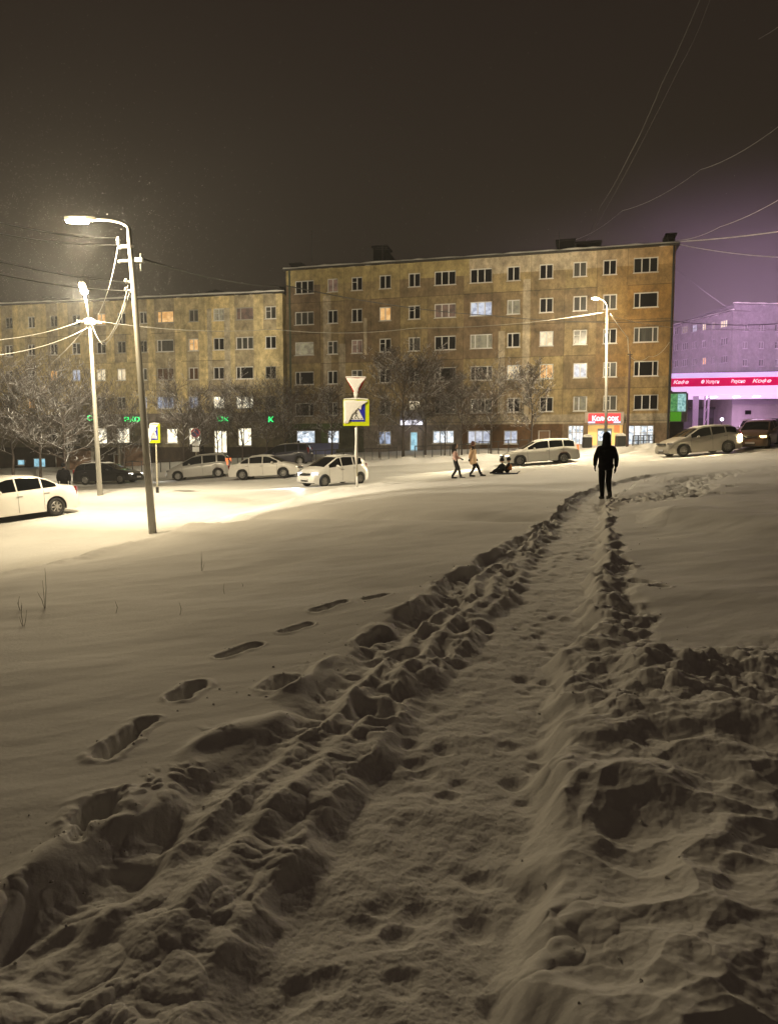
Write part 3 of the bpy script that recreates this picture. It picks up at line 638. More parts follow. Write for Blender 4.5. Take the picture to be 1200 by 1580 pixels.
def antenna(px, v0, v1, Y, label, arms=3):
    p = at(px, v0, Y); q = at(px, v1, Y); root = empty('roof_antenna', (q.x, q.y, q.z), 0, label, 'antenna', 'antennas on the roofs'); h = p.z - q.z
    a = MB(); a.tube([(0, 0, 0), (0, 0, h)], .03, 5); a.build('mast', DARK, root)
    b = MB()
    for k in range(arms):
        z = h * (.97 - .12 * k); L = .35 + .12 * k; b.tube([(-L, 0, z), (L, 0, z)], .014, 4)
    b.build('crossbar', DARK, root)
antenna(482, 355, 418, 63, 'tall thin antenna mast above the left end of the brown block'); antenna(590, 378, 402, 60.5, 'short antenna standing on the dark vent of the brown block')
antenna(862, 357, 385, 57, 'antenna beside the square roof vent left of the lamp behind the walker'); antenna(341, 437, 458, 66, 'small antenna on the roof shed of the yellow block')
antenna(1030, 366, 380, 55, 'stubby antenna at the right roof corner of the brown block', 2)
# pipe and floodlight bracket at the right corner, drain at the left one
u = R.L - .15; m = MB(); m.tube([(u, -.12, .2), (u, -.12, HR)], .07, 8); m.build('drainpipe', DARK, R.root)
u = .35; m = MB(); m.tube([(u, -.12, .4), (u, -.12, HR)], .08, 8); m.build('drainpipe', pmat('green_pipe', (.04, .06, .04), .6), R.root)

# ---- left, yellow block ----
BL = at(437, 560, 62.6); AL = at(-70, 560, 69.0)
Lb = Block('apartment_building', (AL.x, AL.y), (BL.x, BL.y), -.9, 14.95, 'lower yellow apartment block on the left with green neon shop signs')
colsL = [(-50, -38), (-22, -8), (8, 20), (43, 54), (77, 89), (111, 124), (149, 163), (181, 194), (215, 227), (242, 268), (291, 306), (329, 346), (364, 391), (409, 426)]
rl = [(485, 498), (530, 541), (575, 583), (621, 622), (674, 672)]
stL = {(0, 9): 'L', (1, 9): 'L', (2, 9): '3', (3, 9): '3', (0, 12): 'L', (1, 12): '3', (2, 12): 'L', (3, 12): 'R'}
litL = {(0, 6): 'W', (0, 9): 'W', (0, 11): 'D', (0, 12): 'P', (1, 10): 'W', (2, 4): 'W', (2, 5): 'C', (2, 6): 'X', (2, 7): 'X', (3, 3): 'W', (3, 8): 'C', (3, 9): 'B', (3, 10): 'B', (3, 11): 'S', (3, 12): 'S', (2, 9): GLASSR, (2, 10): GLASSR, (0, 13): GLASSG, (1, 12): GLASSG}
def rowL(u, k):
    a = [497, 540, 580, 622, 673][k]; b = [482, 528, 574.5, 620.5, 672][k]; t = (u - 48) / (418 - 48); return a + (b - a) * t
for r in range(4):
    for c, (p0, p1) in enumerate(colsL):
        um = (p0 + p1) / 2; v = rowL(um, r); h = 8.6 + 1.2 * (um / 430)
        Lb.win(p0, p1, v - h, v + h, stL.get((r, c), '2'), litL.get((r, c)), frame=FRAMEW if rnd.random() < .75 else pmat('grey_frame', (.3, .29, .26), .5))
for (p0, p1, v0, v1, st, li, nm) in ((147, 165, 660, 685, '1', 'S', 'window'), (180, 200, 660, 684, '2l', 'S', 'window'), (219, 232, 660, 684, '1', 'S', 'window'), (257, 274, 661, 684, '1', 'S', 'window'), (291, 310, 660, 687, '2', 'S', 'window'),
                                     (330, 350, 664, 699, '2r', 'S', 'door'), (367, 388, 660, 688, '2l', 'S', 'window'), (70, 88, 660, 684, '2', None, 'window'), (112, 124, 660, 684, '2', None, 'window'),
                                     (26, 38, 709, 718, '1', 'Y', 'window'), (51, 70, 707, 721, '2', 'Y', 'window'), (85, 105, 704, 722, '1', FRAMEB, 'door'), (175, 186, 700, 722, '1', FRAMEB, 'door')):
    Lb.win(p0, p1, v0, v1, st, li, name=nm)
LY = Vector((.66, .53, .27)); LY2 = Vector((.56, .47, .28)); LW = Vector((.42, .37, .28)); UL = lambda px: Lb.uz(px, 560)[0]
_, zlb = Lb.uz(250, 653); _, zlb2 = Lb.uz(250, 638); _, zpl = Lb.uz(250, 690)
ujL = []
for (p0, p1), (p2, p3) in zip(colsL[:-1], colsL[1:]): ujL += [UL((p1 + p2) / 2) - .03, UL((p1 + p2) / 2) + .03]
zjL = []
for k in range(4):
    _, z = Lb.uz(250, (rowL(250, k) + rowL(250, k + 1)) / 2 + 3); zjL += [z - .03, z + .03]
stripsL = [(UL(321), UL(328), 3.8, 15), (UL(347), UL(356), 3.8, 15)]
def toneL(u, z):
    k = sum(1 for x in ujL if x < u) // 2; j = sum(1 for x in zjL if x < z) // 2; h = hsh(k + 3, j + 9); c = LY.lerp(LY2, h * .8) * (.85 + .25 * hsh(k + 5, j + 3))
    inw = any(w[0] - .05 < u < w[1] + .05 for w in Lb.wins[:56])
    if inw and hsh(k, j + 50) > .4: c = LY2.lerp(GRY, .45)
    if any(a < u < b and z0 < z < z1 for a, b, z0, z1 in stripsL): c = LW * 1.15
    if zlb < z < zlb2: c = GRY * 1.3
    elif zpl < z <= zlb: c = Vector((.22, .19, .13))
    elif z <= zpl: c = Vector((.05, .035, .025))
    for x0, x1 in zip(zjL[::2], zjL[1::2]):
        if x0 < z < x1 and hsh(k, x0) > .3: c = c * .5
    return c
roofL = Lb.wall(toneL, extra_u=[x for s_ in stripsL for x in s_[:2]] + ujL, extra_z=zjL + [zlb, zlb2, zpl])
HL = Lb.zt - Lb.zb; m = MB(); u = UL(330); m.prism([(u - 1.3, HL + .1), (u + 1.0, HL + .1), (u + 1.0, HL + .55), (u - .3, HL + .9), (u - 1.3, HL + .7)], -1.3, -3, Matrix.Rotation(math.radians(90), 4, 'X')); m.build('chimney', SOOT, roofL)
vent(Lb, 0, 85, 2.0, .6).build('chimney', SOOT, roofL); vent(Lb, 0, 66, .8, .8).build('chimney', SOOT, roofL); vent(Lb, 0, 431, .35, .75).build('chimney', SOOT, roofL)
# ---- text helper ----
def text_mesh(name, s, size, mat, parent, loc, width=None, ext=.01, shear=0, bold=0.0, rot=None, height=None):
    cu = bpy.data.curves.new(name, 'FONT'); cu.body = s; cu.size = size; cu.extrude = ext; cu.align_x = 'CENTER'; cu.align_y = 'CENTER'; cu.shear = shear; cu.offset = bold
    to = bpy.data.objects.new(name + '_src', cu); link(to); dg = bpy.context.evaluated_depsgraph_get(); me = bpy.data.meshes.new_from_object(to.evaluated_get(dg)); bpy.data.objects.remove(to)
    xs = [v.co.x for v in me.vertices]; ys = [v.co.y for v in me.vertices]
    if xs and (width or height):
        kx = width / (max(xs) - min(xs)) if width else 1; ky = height / (max(ys) - min(ys)) if height else 1; yc = (max(ys) + min(ys)) / 2
        for v in me.vertices: v.co.x *= kx; v.co.y = (v.co.y - yc) * ky
    me.materials.clear(); me.materials.append(mat); me.name = name; o = bpy.data.objects.new(name, me); link(o); o.parent = parent; o.location = loc; o.rotation_euler = rot or (math.radians(90), 0, 0); return o
def em(name, c, s): return pmat(name, c, .5, emis=c, estr=s)
NEONG = em('green_neon', (.02, 1.0, .22), 3.5)
def on_block(blk, name, px, v, label, group=None, d=-.2):
    u, z = blk.uz(px, v); e = blk.e; n = blk.n; loc = blk.A + e * u + n * (-d)
    return empty(name, (loc.x, loc.y, z + blk.zb), blk.root.rotation_euler[2], label, 'sign', group)
for (px, v, wpx, txt, lab) in ((206, 647, 23, 'ЭКО', 'wide bright green neon shop sign just left of the tallest lamp pole'), (345, 646, 16, 'Ок', 'small green neon sign above the lit shop door of the yellow block'),
                               (419, 647, 7, 'К', 'single green neon character at the right end of the yellow block'), (141, 645, 8, 'С', 'faint green neon curve just left of the globe lamp pole')):
    t = on_block(Lb, 'neon_sign', px, v, lab, 'green neon shop signs'); W = wpx * 72 / F
    b = MB(); b.box(-W / 2 - .05, W / 2 + .05, .04, .1, -.3, .3); b.build('backboard', pmat('sign_board', (.05, .06, .05), .6), t)
    text_mesh('letters', txt, .6, NEONG, t, (0, -.0, 0), W, .02, bold=.012, height=.48)
# shop entrance with red sign
t = on_block(R, 'shop_sign', 931, 646, 'red and white backlit shop sign over the yellow entrance on the brown block', None, -.9); W = 46 * 56 / F
b = MB(); b.box(-W / 2 - .25, W / 2 + .25, .06, .6, -.52, .46); b.build('sign_box', pmat('pale_cladding', (.45, .38, .34), .7), t)
b = MB(); b.box(-W / 2, W / 2, .0, .057, -.38, .36); b.build('lit_panel', em('red_panel', (.80, .05, .07), .6), t)
b = MB(); b.box(-W / 2, -W / 2 + .5, -.012, -.003, -.37, -.25); b.box(W / 2 - .5, W / 2, -.012, -.003, -.37, -.25); b.build('blue_strip', em('pale_blue', (.5, .65, 1.0), 1.0), t)
text_mesh('letters', 'Колосок', .5, em('white_letters', (.95, .85, 1.0), 1.3), t, (0.05, -.02, .0), W * .82, .012, bold=.015, height=.42)
t = on_block(R, 'shop_entrance', 932, 690, 'yellow lit shop entrance porch under the red sign behind the walker', None, -.1); t['category'] = 'entrance'
zt0 = R.uz(931, 655)[1] - R.uz(932, 690)[1]
YP = em('yellow_panel', (.95, .62, .20), .75); W = 50 * 56 / F
b = MB(); b.box(-W / 2, -W * .22, .0, .08, -.3, zt0); b.build('panel', YP, t); b = MB(); b.box(W * .2, W / 2, .0, .08, -.3, zt0); b.build('panel', YP, t)
b = MB(); b.box(-W * .22, W * .2, -.02, .04, zt0 - .3, zt0 - .003); b.build('lintel', YP, t)
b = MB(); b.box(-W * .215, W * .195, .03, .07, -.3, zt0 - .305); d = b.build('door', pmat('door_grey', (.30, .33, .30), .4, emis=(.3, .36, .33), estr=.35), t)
b = MB(); b.box(-W * .19, -W * .03, .01, .027, .5, zt0 - .5); b.box(W * .01, W * .17, .01, .027, .5, zt0 - .5); b.build('pane', SHOPC, d)
b = MB(); b.box(W * .26, W * .42, -.02, -.003, 1.1, 1.7); b.build('poster', em('orange_poster', (1, .35, .12), .7), t)
b = MB(); b.box(-W / 2 - .35, -W / 2 - .003, -.9, .08, -.3, zt0 + .1); b.box(W / 2 + .003, W / 2 + .35, -.9, .08, -.3, zt0 + .1); b.build('side_wall', pmat('porch_side', (.2, .14, .08), .8), t)
for k, (px, lab) in enumerate(((905, 'dark square planter left of the yellow shop entrance, capped with snow'), (956, 'dark square planter right of the yellow shop entrance, capped with snow'))):
    p = at(px, 694, 53.2 - .01 * (px - 900)); p.z = gz(p.x, p.y) - .1; t = empty('planter', p, 0, lab, 'planter', 'planters at the shop entrance')
    b = MB(); b.box(-.3, .3, -.3, .3, 0, .85); b.build('box', DARK, t); b = MB(); b.lathe([(.44, .86), (.40, .98), (.2, 1.07), (0, 1.09)], 4, Matrix.Rotation(math.radians(45), 4, 'Z')); b.build('snow_cap', RIME, t)
# white lit sign and porch roof over the cyan door
t = on_block(R, 'shop_sign', 638, 653, 'long white glowing sign over the cyan glass door in the middle of the brown block', None, -.9)
b = MB(); b.box(-.9, .9, 0, .12, -.17, .2); b.build('lit_panel', em('white_sign', (.85, .85, 1.0), 1.4), t); b = MB(); b.prism([(-1.0, .23), (1.0, .23), (.9, 1.0), (-.9, 1.0)], -.85, -.1, Matrix.Rotation(math.radians(90), 4, 'X')); b.build('porch_roof', pmat('porch_grey', (.3, .3, .36), .7), t)
# blue counter band under the two left shop windows and glowing posters
t = on_block(R, 'shop_front', 490, 690, 'blue band and green boards around two bright windows of the brown block', None, -.1); t['category'] = 'shop front'; t.name = 'shop_facade'
b = MB(); b.box(-2.2, 1.9, 0, .06, -.15, .33); b.box(-2.2, 2.0, -1.0, -.94, -.6, -.12); b.build('blue_band', pmat('blue_board', (.12, .14, .30), .6), t)
b = MB(); b.box(-2.4, 2.9, .02, .06, 1.55, 2.0); b.box(.35, .95, .02, .06, .36, 1.54); b.build('green_board', pmat('green_board', (.06, .10, .02), .6), t)

# ------------------------------------------------------------------ filling station, kiosk and far block on the right
VI = (.95, .62, 1.0)
def station():
    P0 = at(1029, 597, 63.5); P1 = at(1290, 590, 61.0); e = Vector((P1.x - P0.x, P1.y - P0.y)); L = e.length; rz = math.atan2(e.y, e.x)
    zg = gz(32, 62) - .1; root = empty('filling_station_canopy', (P0.x, P0.y, zg), rz, 'long filling station canopy with a magenta red fascia glowing pink and white', 'canopy'); z0 = P0.z - zg
    D = 9.0
    b = MB(); b.box(0, L, 0, D, z0 + .72, z0 + 1.05); o = b.build('roof', pmat('canopy_roof', (.6, .55, .65), .6, emis=(.75, .55, .95), estr=.0), root)
    b = MB(); b.box(-.05, L + .05, -.12, .25, z0 + .73, z0 + 1.15); b.build('light_strip', em('lavender_strip', (.80, .56, 1.0), .95), root)
    b = MB(); b.box(.0, L, -.05, 0, z0 + .0, z0 + .72); fa = b.build('fascia', em('magenta_fascia', (.75, .005, .11), .75), root)
    b = MB(); b.box(-.06, -.003, -.05, D, z0 + .0, z0 + .72); b.build('fascia', pmat('dark_red_fascia', (.10, .005, .02), .5), root)
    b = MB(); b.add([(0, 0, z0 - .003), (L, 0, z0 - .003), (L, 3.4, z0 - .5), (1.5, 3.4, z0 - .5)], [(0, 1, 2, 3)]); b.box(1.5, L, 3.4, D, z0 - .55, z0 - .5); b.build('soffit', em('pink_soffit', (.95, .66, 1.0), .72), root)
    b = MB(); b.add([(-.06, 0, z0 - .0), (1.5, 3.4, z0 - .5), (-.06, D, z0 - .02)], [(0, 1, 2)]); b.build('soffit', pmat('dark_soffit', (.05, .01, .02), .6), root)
    for (px, w) in ((1067, 8), (1083, 8), (1199, 8)):
        uu = (at(px, 640, 66).x - P0.x) ; W = w * 65 / F
        b = MB()
        if px == 1083:
            for x in (uu - W / 2, uu + W / 2 - .14): b.box(x, x + .14, 4.0, 4.14, 0, z0 - .55)
            for k in range(4):
                zz = .5 + k * 1.0; b.tube([(uu - W / 2 + .07, 4.07, zz), (uu + W / 2 - .07, 4.07, zz + .9)], .03, 4)
        else: b.box(uu - W / 2, uu + W / 2, 4.0, 4.3, 0, z0 - .55)
        b.build('column', pmat('pink_column', (.8, .7, .8), .5), root)
    WT = em('fascia_letters', (1.0, .82, .95), 1.0)
    for (px, wd, s) in ((1048, 22, 'Кафе'), (1090, 26, '● Услуги'), (1130, 20, 'Вкусно'), (1163, 26, 'Кофе'), (1200, 26, 'Хот-дог')):
        x = at(px, 591, 63.5).x - P0.x; text_mesh('lettering', s, .5, WT, fa, (x, -.075, z0 + .36), wd * 63 / F, .008, shear=.25, bold=.01, height=.40)
    # fittings under the roof
    for k, (px) in enumerate((1106, 1115, 1150, 1180)):
        x = at(px, 605, 64).x - P0.x; b = MB(); b.box(x - .2, x + .2, 5.0, 5.8, z0 - .62, z0 - .553); b.build('ceiling_light', em('canopy_lamp', (1, .88, 1), 9), root)
        if k != 1:
            l = bpy.data.lights.new('canopy_light', 'AREA'); l.energy = 210; l.color = (1.0, .62, .98); l.size = 1.2; lo = bpy.data.objects.new('canopy_light', l); link(lo); lo.parent = root; lo.location = (x, 5.4, z0 - .66)
    return root, P0, z0 + zg
ST, SP0, SZ = station()
# unseen area lights added over the canopy for the violet glow and far block
for (pw, tx, ty, px_, py_) in ((27000, 20, 0, 9, 2.5), (13000, 40, 0, 10, 8.4)):
    l = bpy.data.lights.new('added_glow_light', 'AREA'); l.energy = pw; l.spread = math.radians(125); l.color = (1.0, .60, .95); l.shape = 'RECTANGLE'; l.size = 16; l.size_y = 2.0
    lo = bpy.data.objects.new('added_glow_light', l); link(lo); lo.parent = ST; lo.location = (px_, py_, SZ - ST.location.z + 1.3); lo.rotation_euler = (math.radians(180 - tx), math.radians(ty), 0)
# kiosk with green panels
KM = [at(1026, 607, 62), at(1056, 650, 62)]; zk = gz(25.5, 61) - .1
t = empty('kiosk', (KM[0].x, 62, zk), math.radians(-6), 'small kiosk with glowing green and pale glass panels squeezed beside the brown block', 'kiosk'); W = KM[1].x - KM[0].x
zt = KM[0].z - zk; z1 = KM[1].z - zk
b = MB(); b.box(0, W, .05, 2.6, z1 - .05, zt); b.box(W, W + .12, -.05, 2.6, z1 - .05, zt); b.box(0, W, -.05, .05, zt, zt + .12); b.build('wall', pmat('kiosk_frame', (.5, .5, .45), .5), t)
b = MB(); b.box(.05, W * .58, .0, .047, z1 + .85, zt - .05); b.build('panel', lit_pane('green_panel', (.22, .55, .20), (.05, .26, .08), .7, 4, False), t)
b = MB(); b.box(.05, W * .78, .0, .047, z1, z1 + .8); b.build('panel', em('lime_panel', (.10, .40, .02), .6), t)
b = MB(); b.box(W * .6, W * .97, .0, .047, z1 + .85, zt - .05); b.build('pane', lit_pane('pale_panel', (.55, .9, .85), (.2, .45, .45), .8, 5, False), t)
b = MB(); b.box(.1, W - .1, .2, 2.2, 0, z1 - .05)
for k in range(4): b.box(-.1, W, -.5, .02, .25 * k + .3, .25 * k + .38)
b.build('steps', pmat('dark_steps', (.06, .05, .06), .8), t)
# station shop, pink wall
p = at(1128, 650, 72); zs = gz(p.x, 72) - .2; t = empty('station_shop', (p.x, 72, zs), 0, 'pink lit flat roofed station building under the right end of the canopy', 'shop building')
b = MB(); b.box(0, 12, 0, 7, 0, 5.2); b.build('wall', pmat('pale_shop_wall', (.38, .33, .34), .8, noise=(.8, .2, (1, 1, 1))), t)
b = MB(); b.box(-.3, 12.3, -.3, 7.3, 5.2, 5.5); b.box(-.1, 12.1, -.12, -.003, 3.6, 4.1); b.build('roof', pmat('shop_trim', (.3, .25, .3), .7), t)
b = MB(); b.box(1.3, 1.9, -.05, -.003, 2.6, 3.0); b.box(4, 6, -.05, -.003, .2, 2.2); b.build('window', GLASSD, t)
# grey shed between the columns
p = at(1088, 650, 76); zs = gz(p.x, 76) - .2; t = empty('garage', (p.x, 76, zs), 0, 'low grey shed seen between the canopy columns and the pink building', 'shed')
b = MB(); b.box(-3.5, 2.2, 0, 6, 0, 3.2); b.build('wall', pmat('shed_wall', (.11, .10, .11), .9), t); b = MB(); b.box(-3.7, 2.4, -.3, 6.2, 3.2, 3.45); b.build('roof', ROOFM, t); b = MB(); b.box(-1.5, .8, -.04, -.003, .1, 2.3); b.build('door', DARK, t)
# far violet block
FA = at(985, 540, 116); FB = at(1128, 540, 96)
Fb = Block('apartment_building', (FA.x, FA.y), (FB.x, FB.y), 1.0, at(1128, 480, 96).z, 'distant apartment block dim in violet snow haze behind the filling station')
for r in range(6):
    for c, (p0, p1) in enumerate(((1000, 1005), (1012, 1020), (1028, 1033), (1039, 1045), (1051, 1060), (1067, 1074), (1082, 1088), (1097, 1102), (1110, 1121))):
        um = (p0 + p1) / 2; tt_ = (um - 1040) / 80; v = 511 - 12 * tt_ + r * (25 + 2.5 * tt_)
        lt = {(0, 4): 'D', (0, 5): 'C', (0, 6): 'X', (0, 7): 'D', (0, 8): 'X', (2, 6): 'W'}.get((r, c))
        Fb.win(p0, p1, v - 5.5, v + 5.5, '2' if p1 - p0 < 7 else '3', lt, frame=pmat('far_frame', (.22, .21, .22), .7), name='window')
Fb.wall(lambda u, z: Vector((.13, .12, .125)), depth=40)
# end wall facing the station side of the far block has its own windows
FC = Block('apartment_building', (FB.x + .2, FB.y + .2), (FB.x + 40, FB.y + 4), 1.0, Fb.zt + .9, 'near wing of the distant violet apartment block at the right edge')
for r in range(5):
    for p0 in (1145, 1170, 1195, 1220): FC.win(p0, p0 + 8, 500 + r * 27, 511 + r * 27, '2', None, frame=pmat('far_frame', (.22, .21, .22), .7))
FC.wall(lambda u, z: Vector((.11, .10, .11)), depth=14)
# street level light seen under the canopy
p = at(1113, 647, 70); t = empty('floodlight', (p.x, p.y, gz(p.x, p.y)), 0, 'small white floodlight shining beneath the canopy', 'floodlight'); h = p.z - t.location.z
b = MB(); b.tube([(0, 0, 0), (0, 0, h)], .04, 6); b.build('pole', DARK, t); b = MB(); b.lathe([(0, -.15), (.12, -.1), (.16, .0), (.12, .1), (0, .15)], 10, Matrix.Translation((0, 0, h))); b.build('lens', em('flood_lens', (.85, .85, 1.0), 12), t)
# ------------------------------------------------------------------ trees
BARK = snow_topped('frosted_bark', (.055, .042, .036), lo=.25, hi=.8)
FROST = snow_topped('heavily_frosted_twigs', (.075, .06, .05), lo=.25, hi=.85)
def make_tree(seed, H, W, frost, label, spread=.55, tw=.011, ntw=5):
    r = random.Random(seed); root = empty('bare_tree', (0, 0, -50), 0, label, 'tree', 'bare frosted trees along the street'); tr = MB(); cr = MB()
    th = H * .30; pts = [Vector((0, 0, 0))]; 
    for k in range(1, 9): pts.append(Vector((r.uniform(-.05, .05) * k * .3, r.uniform(-.05, .05) * k * .3, H * .86 * k / 8)))
    tr.tube(pts, [.085 * H / 6 * (1 - .85 * (k / 8) ** .8) for k in range(9)], 7); tr.smooth = True
    def br(p, d, L, rad, depth):
        n = 3; q = [p]; dd = d.copy()
        for k in range(n):
            dd = (dd + Vector((r.uniform(-1, 1), r.uniform(-1, 1), r.uniform(-.5, .9))) * (.16 if depth < 3 else .3)).normalized(); q.append(q[-1] + dd * L / n)
        cr.tube(q, [rad * (1 - .25 * k) for k in range(n + 1)] if depth < 3 else [rad] * (n + 1), 4 if depth < 2 else 3, cap=False)
        if depth >= 3: return
        m = [6, 5, ntw][depth]
        for k in range(m):
            t = (k + 1) / m * .85 + .12; i = min(int(t * n), n - 1); pp = q[i].lerp(q[i + 1], t * n - i)
            ax = Vector((r.uniform(-1, 1), r.uniform(-1, 1), r.uniform(-.3, .5))); ax = (ax - dd * ax.dot(dd) * .6).normalized()
            nd = (dd * (.75) + ax * .75 + Vector((0, 0, .12))).normalized()
            br(pp, nd, L * r.uniform(.42, .62), max(rad * .5, tw), depth + 1)
    nb = 13
    for k in range(nb):
        t = .28 + .66 * k / (nb - 1); i = min(int(t * 8), 7); p = pts[i].lerp(pts[min(i + 1, 8)], t * 8 - i); a = k * 2.4 + r.uniform(-.3, .3); el = r.uniform(.25, .75) + t * .5
        env = math.sin(math.pi * min(1, (t - .12) / .9)) ** .6
        d = Vector((math.cos(a), math.sin(a), math.tan(el) * spread * 1.2)).normalized(); br(p, d, W * .5 * env * r.uniform(.8, 1.1) + .3, .032 * H / 6, 0)
    tr.build('trunk', BARK, root); cr.build('crown', FROST if frost else BARK, root)
    return root
protos = {'f1': make_tree(1, 6.0, 5.6, True, '', .35, .010, 4), 'f2': make_tree(2, 5.6, 4.4, True, '', .5, .009, 4), 'd1': make_tree(3, 8.4, 6.2, False, '', .7, .013, 6), 'd2': make_tree(4, 6.2, 4.8, False, '', .7, .009), 's1': make_tree(5, 6.6, 3.0, False, '', 1.2, .011)}
used = set()
def tree(kind, px, Y, top_v, label, rz=None, sx=1.0):
    x = at(px, 700, Y).x; z = gz(x, Y) - .1; H = {'f1': 6.0, 'f2': 5.6, 'd1': 8.4, 'd2': 6.2, 's1': 6.6}[kind] * .97; want = at(px, top_v, Y).z - z; k = want / H
    o = protos[kind] if kind not in used else copy_tree(protos[kind]); used.add(kind)
    o.location = (x, Y, z); o.rotation_euler = (0, 0, rz if rz is not None else rnd.uniform(0, 6)); o.scale = (k * sx, k * sx, k); o['label'] = label
TREES = [('f1', 62, 53, 585, 'wide frosted tree leaning over the left edge beside the yellow block', 1.1), ('f1', 100, 50, 600, 'heavily frosted tree with drooping snowy boughs behind the person by the sedan', 1.15), ('f2', 20, 54, 580, 'frosted tree at the far left edge', 1),
         ('f1', 152, 56, 618, 'frosted tree hidden behind the globe lamp pole', .9), ('f2', 192, 54, 622, 'frosted tree between the globe lamp pole and the tallest pole', .8), ('d2', 284, 52.5, 600, 'bare tree with a leaning trunk behind the silver minivan', 1.1),
         ('s1', 309, 54, 628, 'thin young tree beside the no parking sign', 1), ('d2', 336, 55, 606, 'bare tree in front of the lit door of the yellow block', .8), ('d2', 374, 54, 602, 'bare tree in front of the bright window above the white sedan', 1.05), ('f2', 412, 54, 600, 'bare frosted tree just left of the gap between the two blocks', 1),
         ('d2', 440, 55, 600, 'bare tree standing at the corner where the two blocks meet', 1.05), ('s1', 512, 55, 600, 'slim bare tree left of the triangular sign', 1.2), ('f2', 585, 53.5, 612, 'low tree with bright frosted boughs right of the crossing sign', .9), ('d1', 622, 53, 547, 'tallest and darkest bare tree, in front of the white glowing sign', 1.15),
         ('d1', 656, 54, 562, 'second tall dark bare tree just right of the tallest one', .95), ('d2', 686, 53, 592, 'slim bare tree behind the two walking people', .8), ('d2', 712, 52.5, 596, 'bare tree at the corner of the dark brown ground floor', .9), ('d2', 757, 52, 578, 'bare tree with a thick forked trunk in front of the three part lit window', 1.1),
         ('s1', 819, 51.5, 566, 'narrow upright young tree behind the white wagon', 1.15)]
for t in TREES: tree(t[0], t[1], t[2], t[3], t[4], sx=t[5])

